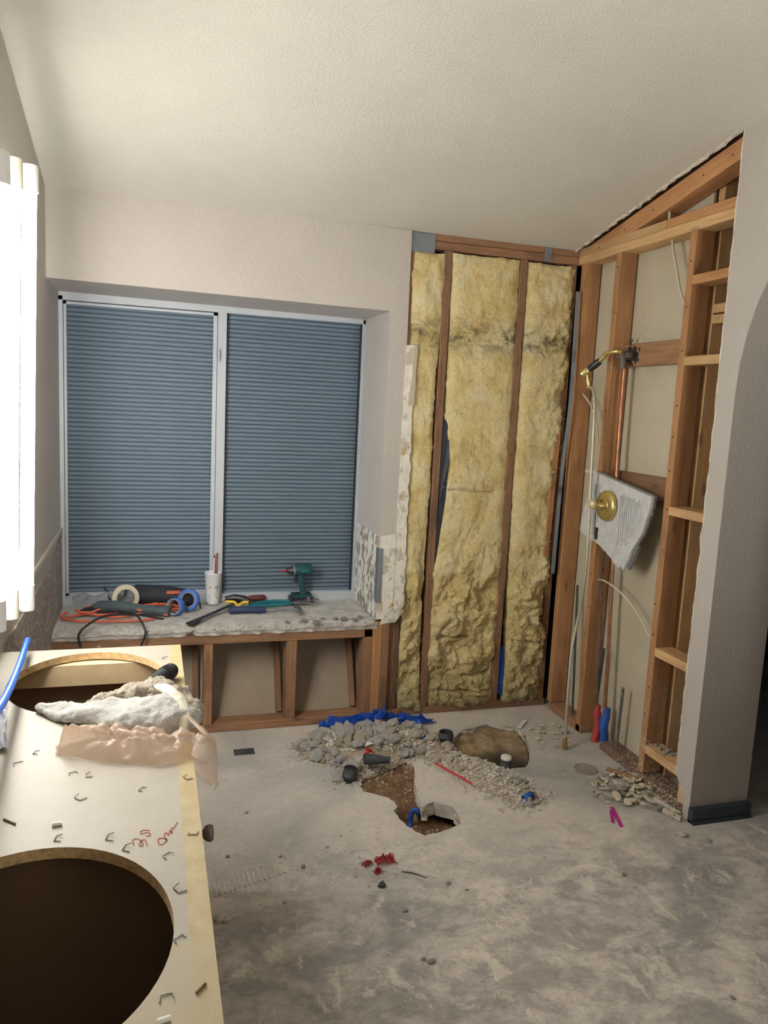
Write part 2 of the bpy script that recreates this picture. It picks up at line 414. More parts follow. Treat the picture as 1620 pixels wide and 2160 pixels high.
def ragged(p, q, n, amp, seed, fr=9):
    out = []
    for i in range(n+1):
        t = i/n; x = p[0]+(q[0]-p[0])*t; y = p[1]+(q[1]-p[1])*t
        k = 0 if i in (0, n) else noise.noise(Vector((t*fr, seed, 0)))*amp + noise.noise(Vector((t*fr*4, seed, 3)))*amp*.5
        dx, dy = q[0]-p[0], q[1]-p[1]; L = math.hypot(dx, dy)
        out.append((x-dy/L*k, y+dx/L*k))
    return out

# ------------------------------------------------------------------ structure
D = 3.47; XR = 2.03; XL = -.415; DW = 3.90
def ceil(y): return 2.36+.21*(D-y)
YB = -4.5
# floor with the dug pit and the sand recess cut out
PIT = [(.905,2.60),(.923,2.488),(.966,2.414),(1.05,2.432),(1.127,2.458),(1.142,2.505),(1.144,2.583),(1.084,2.636),(1.022,2.609),(1.035,2.69),(1.052,2.763),(1.109,2.956),(1.08,3.017),(1.02,2.99),(.951,2.952),(.838,2.848),(.829,2.777),(.916,2.702),(.931,2.635)]
SANDP = [(1.376,3.157),(1.463,3.249),(1.623,3.293),(1.743,3.232),(1.749,3.138),(1.70,2.99),(1.652,2.904),(1.595,2.832),(1.503,2.832),(1.438,2.89),(1.376,2.958),(1.34,3.038)]
def densify(P, amp, seed):
    out = []
    for i in range(len(P)):
        out += ragged(P[i], P[(i+1) % len(P)], 4, amp, seed+i, 3)[:-1]
    return out
PITd = densify(PIT, .012, 3); SANDd = densify(SANDP, .006, 40)
def make_floor():
    bm = bmesh.new()
    def loop(P, z=0):
        vs_ = [bm.verts.new((p[0], p[1], z)) for p in P]
        return vs_, [bm.edges.new((vs_[i], vs_[(i+1) % len(vs_)])) for i in range(len(vs_))]
    o, oe = loop([(XL, YB), (4.2, YB), (4.2, 3.9), (XL, 3.9)])
    p, pe = loop(PITd); q, qe = loop(SANDd)
    bmesh.ops.triangle_fill(bm, use_beauty=True, use_dissolve=False, edges=oe+pe+qe)
    for f in bm.faces:
        f.normal_update()
        if f.normal.z < 0: f.normal_flip()
    me = bpy.data.meshes.new('floor'); bm.to_mesh(me); bm.free(); me.materials.append(CONC)
    fl = bpy.data.objects.new('floor', me); C.objects.link(fl); struct(fl)
    for P, dep, nm in ((PITd, .055, 'broken_slab_edge'), (SANDd, .06, 'slab_edge')):
        mb = MB(); n = len(P); cx = sum(a for a, _ in P)/n; cy = sum(b for _, b in P)/n; rings = []
        L = 4
        for j in range(L+1):
            z = -dep*j/L
            rr = []
            for (a, b) in P:
                k = 0 if j == 0 else .016*noise.noise(Vector((a*25, b*25, j*2.3)))+.01*noise.noise(Vector((a*70, b*70, j*5)))
                dx, dy = a-cx, b-cy; Ln = math.hypot(dx, dy)
                rr.append((a+dx/Ln*(k+.008*j/L), b+dy/Ln*(k+.008*j/L), z))
            rings += rr
        mb.add(rings, [(j*n+i, j*n+(i+1) % n, (j+1)*n+(i+1) % n, (j+1)*n+i) for j in range(L) for i in range(n)])
        mb.build(nm, CONC_RAW, fl)
    return fl
FLOOR = make_floor()
def field(x0, x1, y0, y1, st, fn, keep=None):
    nx = int((x1-x0)/st)+1; ny = int((y1-y0)/st)+1; mb = MB(); v = []; ok = []
    for j in range(ny+1):
        for i in range(nx+1):
            x = x0+(x1-x0)*i/nx; y = y0+(y1-y0)*j/ny; v.append((x, y, fn(x, y))); ok.append(keep is None or keep(x, y))
    f = []
    for j in range(ny):
        for i in range(nx):
            a = j*(nx+1)+i; q = (a, a+1, a+nx+2, a+nx+1)
            if any(ok[k] for k in q): f.append(q)
    mb.add(v, f, True); return mb
def inside(x, y, P):
    c = False; n = len(P)
    for i in range(n):
        x1, y1 = P[i]; x2, y2 = P[i-1]
        if (y1 > y) != (y2 > y) and x < (x2-x1)*(y-y1)/(y2-y1)+x1: c = not c
    return c
def edged(x, y, P):
    best = 9
    for i in range(len(P)):
        ax, ay = P[i-1]; bx, by = P[i]; dx, dy = bx-ax, by-ay
        t = max(0, min(1, ((x-ax)*dx+(y-ay)*dy)/(dx*dx+dy*dy+1e-12)))
        best = min(best, math.hypot(x-ax-t*dx, y-ay-t*dy))
    return best
def pit_h(x, y):
    n = .02*noise.fractal(Vector((x*14, y*14, 1)), .8, 2.0, 4)
    k = sm(2.56, 2.92, y+(1.03-x)*.25)
    return -.105*(1-k)-.012*k+n*(1-.5*k)
m = field(.74, 1.30, 2.30, 3.06, .011, pit_h).build('pit_soil', SOIL, FLOOR); m['kind'] = 'stuff'
def sand_h(x, y):
    d = math.hypot(x-1.59, y-2.90)
    th = math.atan2(y-2.90, x-1.59)
    h = -.016-.050*(1-sm(.10, .19, d))-.022*(1-sm(.1, .45, d))
    h = h-.006-.03*(0 if inside(x, y, SANDP) else 1)
    return h+.010*abs(math.sin(th*7+1.5*noise.noise(Vector((d*6, 0, 0)))))*sm(.10, .3, d)+.007*noise.fractal(Vector((x*20, y*20, 5)), .8, 2, 3)
m = field(1.30, 1.80, 2.79, 3.34, .012, sand_h, lambda x, y: inside(x, y, SANDP) or edged(x, y, SANDP) < .03).build('sand_bed', SAND, FLOOR); m['kind'] = 'stuff'
# mortar ridges left by a notched trowel
mb = MB()
for i in range(15):
    p = at(452+i*10.5, 1893-i*3.6, 'z', 0); q = at(449+i*10.5, 1862-i*2.2, 'z', 0)
    L = .03+.05*random.random()
    dx, dy = .035, 1
    mb.box((p.x, p.y, -.001), (p.x+.007, p.y+L+.03, .0035))
m = mb.build('mortar_ridges', CONC_RAW, FLOOR); m['kind'] = 'stuff'
mb = MB(); a = at(1577, 1737, 'z', 0); b = at(1640, 1768, 'z', 0)
d = (b-a).normalized(); nn = Vector((-d.y, d.x, 0))*.006
mb.add([a-nn, b+d*.3-nn, b+d*.3+nn, a+nn, a-nn+Vector((0,0,.004)), b+d*.3-nn+Vector((0,0,.004)), b+d*.3+nn+Vector((0,0,.004)), a+nn+Vector((0,0,.004))], [(0,1,2,3),(4,5,6,7),(0,1,5,4),(1,2,6,5),(2,3,7,6),(3,0,4,7)])
struct(mb.build('trim_1', MORTAR))

# ceiling: sloping drywall, ragged edge over the stripped framing
cp = [(XL-.1, YB), (XR+.3, YB), (XR+.3, 2.37)] + ragged((2.0, 2.39), (2.005, D), 40, .010, 5, 14) + [(XL-.1, D+.0)]
mb = MB(); mb.prism(cp, lambda p, a: (p[0], p[1], ceil(p[1])+a), 0, .013)
CEIL = struct(mb.build('ceiling', C_PAINT))
mb = MB(); P = ragged((2.0, 2.39), (2.0, D), 60, .008, 5, 14)
Q = [(x+.014+.012*noise.noise(Vector((y*30, 1, 1))), y) for x, y in P]
mb.prism(P+Q[::-1], lambda p, a: (p[0], p[1], ceil(p[1])+a), -.005, .012)
mb.build('torn_drywall_edge', PLASTER, CEIL)
mb = MB()
mb2 = MB(); mb2.prism([(1.9, 2.3), (2.5, 2.3), (2.5, 3.7), (1.9, 3.7)], lambda p, a: (p[0], p[1], ceil(p[1])+a), .016, .03); mb2.build('roof_deck', WOOD_X, CEIL)
rn = random.Random(4)
for i in range(14):
    x = -.3+rn.random()*1.45; mb.rock((x, D-.004, ceil(D)-.004), .006, i, 2.2, .5, .5)
mb.build('plaster_crumbs', PLASTER, CEIL)['kind'] = 'stuff'

# left wall
mb = MB(); y1 = DW+.03
mb.prism([(YB, 0), (y1, 0), (y1, 2.36), (D, ceil(D)+.0), (YB, ceil(YB))], lambda p, a: (a, p[0], p[1]), XL-.1, XL)
WL = struct(mb.build('wall_left', W_PAINT))
mb = MB(); pl = [(2.28, .42), (3.86, .42), (3.86, .86)] + ragged((3.86, .87), (3.45, .80), 10, .006, 2) + ragged((3.44, .80), (2.28, .80), 16, .006, 3)
mb.prism(pl, lambda p, a: (a, p[0], p[1]), XL, XL+.007); mb.build('stripped_tile_patch', ROUGHL, WL)
mb = MB(); mb.prism(ragged((2.0, .86), (3.88, .88), 20, .004, 6)+[(3.88, .90), (2.0, .885)], lambda p, a: (a, p[0], p[1]), XL, XL+.010); mb.build('plaster_ridge', W_PAINT, WL)
# near wall and far side of the room
mb = MB(); mb.box((XL-.1, YB-.1, 0), (XR+.3, YB, 4.4)); struct(mb.build('wall_front', W_PAINT))

# back wall: drywall with window opening
OX = 1.055; OZ = 1.992; DX = 1.142
mb = MB()
mb.prism([(XL, OZ+.012), (OX, OZ-.002), (OX, .53)] + ragged((OX+.01, .525), (1.135, .53), 6, .006, 8) + ragged((1.143, .53), (1.145, 1.86), 20, .004, 9)+[(DX, 2.36), (XL, 2.375)],
         lambda p, a: (p[0], a, p[1]), D, D-.013)
WB = struct(mb.build('wall_back', W_PAINT))
# reveals of the window recess
mb = MB(); mb.prism([(XL, OZ+.012), (OX, OZ-.002), (OX, OZ+.05), (XL, OZ+.06)], lambda p, a: (p[0], a, p[1]), D-.0, DW); mb.build('head_reveal', W_PAINT, WB)
mb = MB(); mb.box((OX, D, .93), (OX+.05, DW, OZ+.01)); mb.build('side_reveal', W_PAINT, WB)
mb = MB(); mb.box((OX+.003, D-.004, .51), (OX+.05, DW, .93)); mb.build('stripped_side_reveal', JAMB, WB)
# torn plaster strip beside the insulation
pl = ragged((1.139, .525), (1.142, 1.84), 40, .004, 21, 20)+ragged((1.186, 1.845), (1.195, .535), 70, .014, 22, 26)
mb = MB(); mb.prism(pl, lambda p, a: (p[0], a, p[1]), D-.001, D-.018); mb.build('torn_plaster', PLASTER, WB)
pl = ragged((1.060, .515), (1.062, .93), 14, .002, 23)+ragged((1.141, .94), (1.141, .52), 14, .003, 24)
mb = MB(); mb.prism(pl, lambda p, a: (p[0], a, p[1]), D-.012, D-.018); mb.build('stripped_plaster', PLASTER, WB)
pl = [(1.075, .49), (1.11, .50), (1.15, .50), (1.17, .53), (1.19, .56), (1.15, .59), (1.10, .56)]
mb = MB(); mb.prism(pl, lambda p, a: (p[0], a-(p[1]-.5)*.2, p[1]), D-.02, D-.032); mb.build('loose_plaster_flap', PLASTER, WB)
mb = MB(); mb.box((1.055, D-.022, .60), (1.075, D-.018, .87)); mb.box((1.052, D-.022, .60), (1.055, D+.02, .87)); mb.build('corner_bead', METALG, WB)
pl = ragged((1.163, 1.56), (1.186, 1.85), 8, .004, 31)+ragged((1.196, 1.84), (1.193, 1.56), 10, .006, 32)
mb = MB(); mb.prism(pl, lambda p, a: (p[0], a, p[1]), D-.018, D-.024); mb.build('paper_remnant', DRYBK, WB)
# framing
for nm, x0, x1, z0, z1, mm in (('stud', 1.127, 1.165, .04, 2.29, WOOD_D), ('stud', 1.165, 1.187, .04, .53, WOOD_X), ('stud', 1.317, 1.354, .04, 2.29, WOOD_D), ('stud', 1.712, 1.750, .04, 2.29, WOOD_D), ('stud', 1.985, 2.022, .04, 2.29, WOOD_D)):
    board(nm, ((x0+x1)/2, D+.0445, z0), ((x0+x1)/2, D+.0445, z1), x1-x0, .089, mm, WB)
board('top_plate', (1.13, D+.0445, 2.311), (XR+.09, D+.0445, 2.311), .038, .089, WOOD_D, WB)
board('top_plate', (1.13, D+.0465, 2.347), (XR+.09, D+.0465, 2.347), .030, .089, WOOD_D, WB)
board('bottom_plate', (1.19, D+.0445, .02), (XR+.0, D+.0445, .02), .038, .089, WOOD_D, WB)
mb = MB(); mb.box((1.142, D-.003, 2.272), (1.262, D, 2.357)); mb.build('nail_plate', METALG, WB)
mb = MB(); mb.box((1.835, D-.003, 2.292), (1.872, D, 2.365)); mb.build('nail_plate', METALG, WB)
mb = MB(); mb.box((1.10, D+.09, 0), (2.2, D+.10, 2.45)); mb.build('felt_paper', TAR, WB)
# tub deck framing below the window
YF = 3.44
for (x0, x1, mm) in ((-.412, -.375, WOOD_D), (-.135, -.095, WOOD_D), (.236, .276, WOOD_D), (.620, .668, WOOD_D), (.996, 1.040, WOOD_D), (1.041, 1.088, WOOD), (1.089, 1.126, WOOD_D)):
    top = .43 if x1 < 1.03 else .50
    board('stud', ((x0+x1)/2, YF+.0445, .04), ((x0+x1)/2, YF+.0445, top), x1-x0, .089, mm, WB)
for (x0, x1) in ((.195, .222), (.590, .618), (.965, .990)):
    board('slanted_stud', ((x0+x1)/2, 3.545, .04), ((x0+x1)/2, 3.70, .43), x1-x0, .06, WOOD_D, WB)
board('sill_plate', (XL, YF+.0445, .451), (1.038, YF+.0445, .451), .042, .089, WOOD_D, WB)
board('bottom_plate', (XL, YF+.0445, .02), (1.20, YF+.0445, .02), .038, .089, WOOD_D, WB)
mb = MB(); mb.prism([(3.535, .036), (3.72, .44), (3.73, .44), (3.545, .03)], lambda p, a: (a, p[0], p[1]), XL, 1.05); mb.build('tub_backing_panel', simple('dusty panel', S(150, 136, 118), .9, 0, .12, 6, .2), WB)
# windowsill deck of broken mortar
fr = [(x, 3.425+.012*noise.noise(Vector((x*9, 3, 0)))+.008*noise.noise(Vector((x*30, 7, 0)))+(.03 if .15 < x < .2 else 0)) for x in [XL+i*(1.06-XL)/120 for i in range(121)]]
def dk(x, y): return .508+.004*noise.fractal(Vector((x*12, y*12, 0)), .8, 2, 4)-.014*(1-sm(3.43, 3.50, y))+.006*noise.noise(Vector((x*40, y*40, 2)))*(1-sm(3.43, 3.54, y))
nx, ny = 150, 46; v = []; f = []
for j in range(ny+1):
    for i in range(nx+1):
        x = XL+.002+(1.056-XL)*i/nx; t = j/ny; y0 = 3.425+.012*noise.noise(Vector((x*9, 3, 0)))+.009*noise.noise(Vector((x*32, 7, 0)))+.03*math.exp(-((x-.175)/.02)**2)
        y = y0+(DW-y0)*t**1.2; v.append((x, y, dk(x, y)))
for j in range(ny):
    for i in range(nx): a = j*(nx+1)+i; f.append((a, a+1, a+nx+2, a+nx+1))
lo = len(v)
for i in range(nx+1):
    p = v[i]; q = .4735+.006*noise.noise(Vector((p[0]*14, 9, 0))); v.append((p[0], p[1]+.006, q+ .012)); v.append((p[0], p[1]+.02*(.5+noise.noise(Vector((p[0]*20, 1, 1)))), .4725))
for i in range(nx): f += [(i, lo+2*i, lo+2*i+2, i+1), (lo+2*i, lo+2*i+1, lo+2*i+3, lo+2*i+2)]
o = lo+2*(nx+1); v += [(XL, 3.9, .4725), (1.06, 3.9, .4725)]; f += [tuple([lo+2*i+1 for i in range(nx+1)]+[o+1, o])]
mb = MB(); mb.add(v, f, False); mb.build('mortar_deck', MORTAR, WB)
rn = random.Random(9); mb = MB()
for i in range(420):
    x = XL+.02+rn.random()*1.44; y = 3.432+abs(rn.gauss(0, .03)); r = .003+.007*rn.random()**2
    mb.rock((x, y, dk(x, y)+r*.3), r, i, 1.3, 1, .55, rn.random()*6)
mb.build('mortar_crumbs', MORTAR, WB)['kind'] = 'stuff'

# window
mb = MB()
def fbox(mb, x0, x1, z0, z1, y0, y1): return mb.box((x0, y0, z0), (x1, y1, z1))
W1 = bpy.data.objects.new('window_1', None); C.objects.link(W1); W1.location = (.32, DW, .53); struct(W1)
def wpart(nm, x0, x1, z0, z1, y0, y1, m):
    mb = MB(); mb.box((x0-.32, y0-DW, z0-.53), (x1-.32, y1-DW, z1-.53)); return mb.build(nm, m, W1)
Z0, Z1 = .50, 1.985
wpart('frame_head', XL, OX+.01, Z1-.018, Z1+.02, DW-.02, DW+.03, ALU)
wpart('frame_sill', XL, OX+.01, Z0, .552, DW-.012, DW+.03, ALU)
wpart('frame_jamb', XL, XL+.018, Z0, Z1, DW-.02, DW+.03, ALU)
wpart('frame_jamb', OX-.012, OX+.01, Z0, Z1, DW-.02, DW+.03, ALU)
wpart('mullion', .308, .350, .55, Z1-.018, DW-.018, DW+.03, ALU)
wpart('sash_stile', .287, .306, .56, Z1-.022, DW-.004, DW+.02, ALU)
wpart('sash_stile', XL+.020, XL+.032, .56, Z1-.022, DW-.004, DW+.02, ALU)
wpart('sash_rail', XL+.020, .306, .553, .572, DW-.004, DW+.02, ALU)
wpart('sash_rail', XL+.020, .306, Z1-.034, Z1-.022, DW-.004, DW+.02, ALU)
wpart('glazing_bead', .350, .356, .553, Z1-.018, DW-.002, DW+.02, BLACK)
wpart('glazing_bead', OX-.018, OX-.012, .553, Z1-.018, DW-.002, DW+.02, BLACK)
wpart('glass_pane', XL+.03, .290, .57, Z1-.03, DW+.010, DW+.013, GLASS)
wpart('glass_pane', .352, OX-.014, .553, Z1-.02, DW+.010, DW+.013, GLASS)
mb = MB(); mb.box((-.012, -.03, 1.225), (.0, -.012, 1.262)); mb.tube([(-.006, -.03, 1.255), (-.006, -.045, 1.235), (-.006, -.035, 1.20)], .004, 6); mb.build('sash_latch', ALU, W1)
def slatmesh(x0, x1):
    mb = MB(); n = 5; prof = [(.003, .0), (-.004, .002), (-.0085, .008), (-.008, .0145), (-.002, .0195), (.003, .0205)]
    v = [(x0, y, z) for y, z in prof]+[(x1, y, z) for y, z in prof]+[(x0, .004, .0205), (x0, .004, 0), (x1, .004, .0205), (x1, .004, 0)]
    k = len(prof); f = [(i, i+1, i+k+1, i+k) for i in range(k-1)]
    mb.add(v, f, True); mb.add([v[2*k], v[2*k+1], v[2*k+3], v[2*k+2]], [(0, 1, 2, 3)]); return mb.mesh('slat', SLATM)
for x0, x1, lab in ((XL+.012, .305, 'blue-grey closed roller shutter behind the left window pane, above the tape rolls'), (.352, OX-.006, 'blue-grey closed roller shutter behind the right window pane, above the impact driver')):
    t = thing('roller_shutter', lab, 'shutter', ((x0+x1)/2, DW+.032, .545), group='roller shutters outside the window')
    me = slatmesh(-(x1-x0)/2, (x1-x0)/2)
    for i in range(67):
        s_ = bpy.data.objects.new('slat', me); C.objects.link(s_); s_.parent = t; s_.location = (0, 0, .0215*i)
# right wall (stripped framing) and the drywall pier with arch
Y2 = 2.385
arch = []
cy, cz, ra, rb = 1.84, 1.66, .45, .62
for i in range(19):
    th = PI*i/18; arch.append((cy-ra*math.cos(th), cz+rb*math.sin(th)))
edge = ragged((2.335, .10), (Y2, .16), 4, .003, 50)+ragged((Y2, .17), (Y2-.004, 1.6), 60, .008, 51, 22)+ragged((Y2, 1.61), (Y2, ceil(Y2)), 30, .003, 52)
poly = [(cy+ra, 0), (2.32, 0)]+edge+[(YB, ceil(YB)), (YB, 0), (cy-ra, 0)]+arch
mb = MB(); mb.prism(poly, lambda p, a: (a, p[0], p[1]), XR-.013, XR+.262)
WR = struct(mb.build('wall_right', W_PAINT))
mb = MB(); e2 = [(y, z) for y, z in edge]; e3 = [(y+.004+.006*abs(noise.noise(Vector((z*28, 4, 4)))), z) for y, z in edge]
mb.prism(e2+e3[::-1], lambda p, a: (a, p[0], p[1]), XR-.013, XR-.003); mb.build('torn_drywall_edge', PLASTER, WR)
mb = MB(); mb.box((XR-.016, 2.265, .003), (2.293, 2.290, .058)); mb.box((XR-.016, 2.255, 0), (2.293, 2.29, .01)); mb.build('baseboard_right', DKGREY); struct(bpy.data.objects['baseboard_right'])
xs = XR+.0445
SW = dict()
for (y, mm) in ((3.425, WOOD), (3.130, WOOD), (2.624, WOOD), (2.362, WOOD_L)):
    z0 = .0 if y in (3.130,) else .04
    board('stud', (xs, y, z0), (xs, y, 2.293), .089, .038, mm, WR)
board('top_plate', (xs, 2.386, 2.313), (xs, D, 2.313), .089, .040, WOOD_L, WR, (0, 0, 1))
board('top_plate', (xs, 2.386, 2.352), (xs, 2.80, 2.352), .089, .037, WOOD, WR, (0, 0, 1))
board('top_plate', (xs, 2.803, 2.352), (xs, D, 2.352), .089, .037, WOOD_L, WR, (0, 0, 1))
board('bottom_plate', (xs, 2.33, .018), (xs, 2.93, .018), .089, .036, WOOD_X, WR, (0, 0, 1))
board('bottom_plate', (xs, 3.10, .018), (xs, 3.42, .018), .089, .036, WOOD_D, WR, (0, 0, 1))
d0 = Vector((xs, 2.386, ceil(2.386)-.046)); d1 = Vector((xs, 3.40, ceil(3.40)-.046)); d1.z += .0
board('rafter', d0, d1, .089, .075, WOOD_D if False else WOOD, WR, (0, 0, 1))
for z, mm in ((2.102, WOOD), (1.788, WOOD_L), (1.183, WOOD_L), (.582, WOOD_L), (.150, WOOD_L)):
    board('block', (xs, 2.386, z), (xs, 2.605, z), .089, .036, mm, WR, (0, 0, 1))
board('shower_arm_block', (XR+.075, 2.645, 1.835), (XR+.075, 3.11, 1.835), .038, .10, WOOD_D, WR, (0, 0, 1))
board('valve_block', (XR+.075, 2.645, 1.255), (XR+.075, 3.11, 1.255), .038, .10, WOOD_D, WR, (0, 0, 1))
# second row of framing
board('stud', (XR+.155, 2.622, .0), (XR+.155, 2.622, 2.60), .089, .038, WOOD_L, WR)
board('stud', (XR+.155, 2.362, .0), (XR+.155, 2.362, 2.56), .089, .038, WOOD_L, WR)
board('block', (XR+.155, 2.386, 2.000), (XR+.155, 2.602, 2.000), .089, .036, WOOD_L, WR, (0, 0, 1))
board('block', (XR+.155, 2.386, 1.958), (XR+.155, 2.602, 1.958), .089, .036, WOOD_L, WR, (0, 0, 1))
board('block', (XR+.155, 2.386, 2.515), (XR+.155, 2.602, 2.515), .089, .036, WOOD_L, WR, (0, 0, 1))
mb = MB(); mb.box((XR+.095, 2.645, 1.277), (XR+.107, D, 2.62)); mb.build('drywall_back_sheet', DRYBK, WR)
mb = MB(); mb.box((XR+.095, 2.645, 0), (XR+.107, D, 1.272)); mb.build('drywall_back_sheet', DRYBK, WR)
mb = MB(); mb.box((XR+.25, 2.386, 0), (XR+.262, 2.7, 2.7)); mb.build('drywall_back_sheet', CAB, WR)
mb = MB(); mb.box((XR+.0935, 2.66, 1.268), (XR+.0952, D, 1.281)); mb.build('sheet_joint_tape', PLASTER, WR)
mb = MB()
for k in range(9):
    q = at(1436+2*math.sin(k*2), 1147+k*5, 'x', XR+.094); mb.rock(q, .007, k, .3, 1, 1.6)
mb.build('plaster_daub', PLASTER, WR)['kind'] = 'stuff'
mb = MB()
for z in (.33, .18): mb.box((XL, 3.52+(z-.04)*.46, z), (1.0, 3.536+(z-.04)*.46, z+.003))
# nails in stud edges
mb = MB(); rn = random.Random(12)
for (y, z0) in ((3.130, .3), (2.624, .3)):
    z = z0
    while z < 2.25: mb.lathe([(0, -.002), (.0035, -.002), (.0035, 0)], (XR, y+rn.uniform(-.008, .008), z), (1, 0, 0), 8); z += rn.uniform(.12, .24)
for y in (2.45, 2.6, 2.9, 3.1, 3.3): mb.lathe([(0, -.002), (.0035, -.002), (.0035, 0)], (XR, y, ceil(y)-.05), (1, 0, 0), 8)
for x in (1.335, 1.731):
    z = .4
    while z < 2.2: mb.lathe([(0, -.002), (.003, -.002), (.003, 0)], (x+rn.uniform(-.008, .008), D, z), (0, 1, 0), 8); z += rn.uniform(.15, .3)
mb.build('nails', BLACKR, WR)['kind'] = 'stuff'
# dark room beyond the arch
mb = MB(); mb.box((4.2, YB, 0), (4.3, 4.0, 3.0)); struct(mb.build('wall_far', DARKROOM))
mb = MB(); mb.box((2.3, 3.9, 0), (4.2, 4.0, 3.0)); struct(mb.build('wall_beyond', DARKROOM))

# ------------------------------------------------------------------ insulation batts
def batt(label, LT, RT, z0, z1, seed, bulge=.02, cuts=()):
    st = .0055; nv = int((z1-z0)/st); nu = int(.36/st) if seed == 2 else int((.17 if seed == 1 else .28)/st)
    v = []; mb = MB(); off = Vector((seed*11.3, 0, 0)); cols = nu+3
    for j in range(nv+1):
        t = j/nv; z = z0+(z1-z0)*t
        L = lerp_t(LT, z); R = lerp_t(RT, z)
        L += .006*noise.noise(Vector((z*9, seed, 0)))+.004*noise.noise(Vector((z*32, seed, 5)))
        R += .006*noise.noise(Vector((z*9, seed, 20)))+.004*noise.noise(Vector((z*32, seed, 25)))
        low = 1-sm(.55, .95, z)
        for i in range(cols):
            if i == 0 or i == cols-1:
                v.append((L+.004 if i == 0 else R-.004, D+.06, z)); continue
            u = (i-1)/nu; x = L+(R-L)*u
            e = min(u, 1-u)*(R-L); round_ = (1-math.exp(-e/.016)); te = min(t, 1-t)*(z1-z0); rt = (1-math.exp(-te/.02))
            p = Vector((x, 0, z))+off
            n1 = noise.fractal(p*7, .75, 2.1, 6)
            rdg = noise.ridged_multi_fractal(p*6.5+Vector((3, 1, 0)), .9, 2.1, 4, 1.0, 2.0)
            n2 = noise.fractal(Vector((p.x*26, 0, p.z*17)), .8, 2, 4)
            side = sm(.45, .9, u) if seed == 3 else 0
            amp = .011+.030*low+.014*side
            wrp = Vector((p.x*9+1.5*noise.noise(p*5), 0, p.z*5+1.5*noise.noise(p*6+Vector((4, 0, 0))))); lob = abs(noise.noise(wrp+Vector((seed, 0, 0))))
            h = bulge*round_*rt+amp*n1+(.004+.018*low+.012*side)*(rdg-1.1)*.8+(.0035+.005*low)*n2+(.045*low+.02*side)*(lob-.25)
            zb = math.exp(-((z-1.90)/.03)**2); h -= .016*zb*(.5+noise.noise(Vector((x*18, seed, 1))))
            for (cz_, u0, u1, w_, dd) in cuts:
                if u0 < u < u1: h -= dd*math.exp(-((z-cz_-.004*math.sin(u*7))/w_)**2)
            y = D+.006-h*(.25+.75*round_)
            v.append((x+.004*n2, min(y, D+.05), z+.004*n1))
    f = []
    for j in range(nv):
        for i in range(cols-1):
            a = j*cols+i; f.append((a, a+1, a+cols+1, a+cols))
    mb.add(v, f, True)
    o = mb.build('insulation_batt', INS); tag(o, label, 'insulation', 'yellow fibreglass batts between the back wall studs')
    # loose fibre wisps
    rn = random.Random(seed); w2 = MB()
    for k in range(520 if seed != 1 else 240):
        j = int(nv*(rn.random()**1.5)); i = 2+int(rn.random()*(cols-4)); p = Vector(v[j*cols+i]); a = rn.random()*6.28; L_ = .012+.03*rn.random()
        q = p+Vector((math.cos(a)*L_*.5, -.006-.008*rn.random(), math.sin(a)*L_*.5)); r_ = q+Vector((math.cos(a+.9)*L_*.5, .008, math.sin(a+.9)*L_*.5))
        w2.tube([p, (p+q)/2+Vector((0, -.002, 0)), q, r_], [.0012, .0010, .0009, .0005], 3, False)
    ww = w2.build('fibre_wisps', INS, o); ww['kind'] = 'stuff'
    return o
batt('narrow yellow fibreglass batt beside the torn plaster strip', [(0, 1.196), (.3, 1.190), (.55, 1.196), (1.2, 1.176), (1.8, 1.158), (2.3, 1.150)], [(0, 1.316), (.5, 1.300), (1.2, 1.308), (1.7, 1.304), (1.9, 1.318), (2.3, 1.320)], .02, 2.275, 1, .016, ((.60, .0, 1, .006, .012),))
batt('wide middle yellow fibreglass batt with a horizontal cut and ragged lower half', [(0, 1.348), (.75, 1.345), (.95, 1.372), (1.3, 1.392), (1.48, 1.378), (1.52, 1.366), (2.3, 1.358)], [(0, 1.712), (.7, 1.720), (1.2, 1.715), (1.5, 1.716), (2.3, 1.708)], .03, 2.285, 2, .018, ((1.155, .05, .80, .004, .022), (.40, .1, .6, .008, .03), (.20, .5, .95, .008, .03), (.115, .2, .95, .006, .022)))
batt('right-hand yellow fibreglass batt torn open along the shower corner', [(0, 1.782), (.25, 1.788), (.8, 1.766), (1.2, 1.758), (2.3, 1.756)], [(0, 1.985), (.25, 2.00), (.75, 2.000), (1.4, 2.006), (1.8, 2.018), (2.28, 2.024)], .03, 2.282, 3, .028, ((.36, .1, .9, .01, .03), (1.93, .6, .9, .012, .03)))
mb = MB(); P = [(1.352, .78), (1.358, 1.1), (1.352, 1.49), (1.358, 1.515), (1.378, 1.515), (1.392, 1.44), (1.396, 1.3), (1.39, 1.1), (1.36, .8)]
mb.prism(P, lambda p, a: (p[0], a-.01*math.sin(p[1]*20), p[1]), D+.02, D+.0); tag(mb.build('felt_strip', TAR), 'strip of black building felt showing between stud and middle insulation batt', 'building felt')
mb = MB(); P = [(1.755, .08), (1.757, .32), (1.77, .34), (1.785, .2), (1.783, .06)]
mb.prism(P, lambda p, a: (p[0], a, p[1]), D+.02, D+.012); tag(mb.build('blue_film_scrap', BLUEFILM), 'blue plastic scrap tucked between insulation batts near the floor', 'plastic scrap')

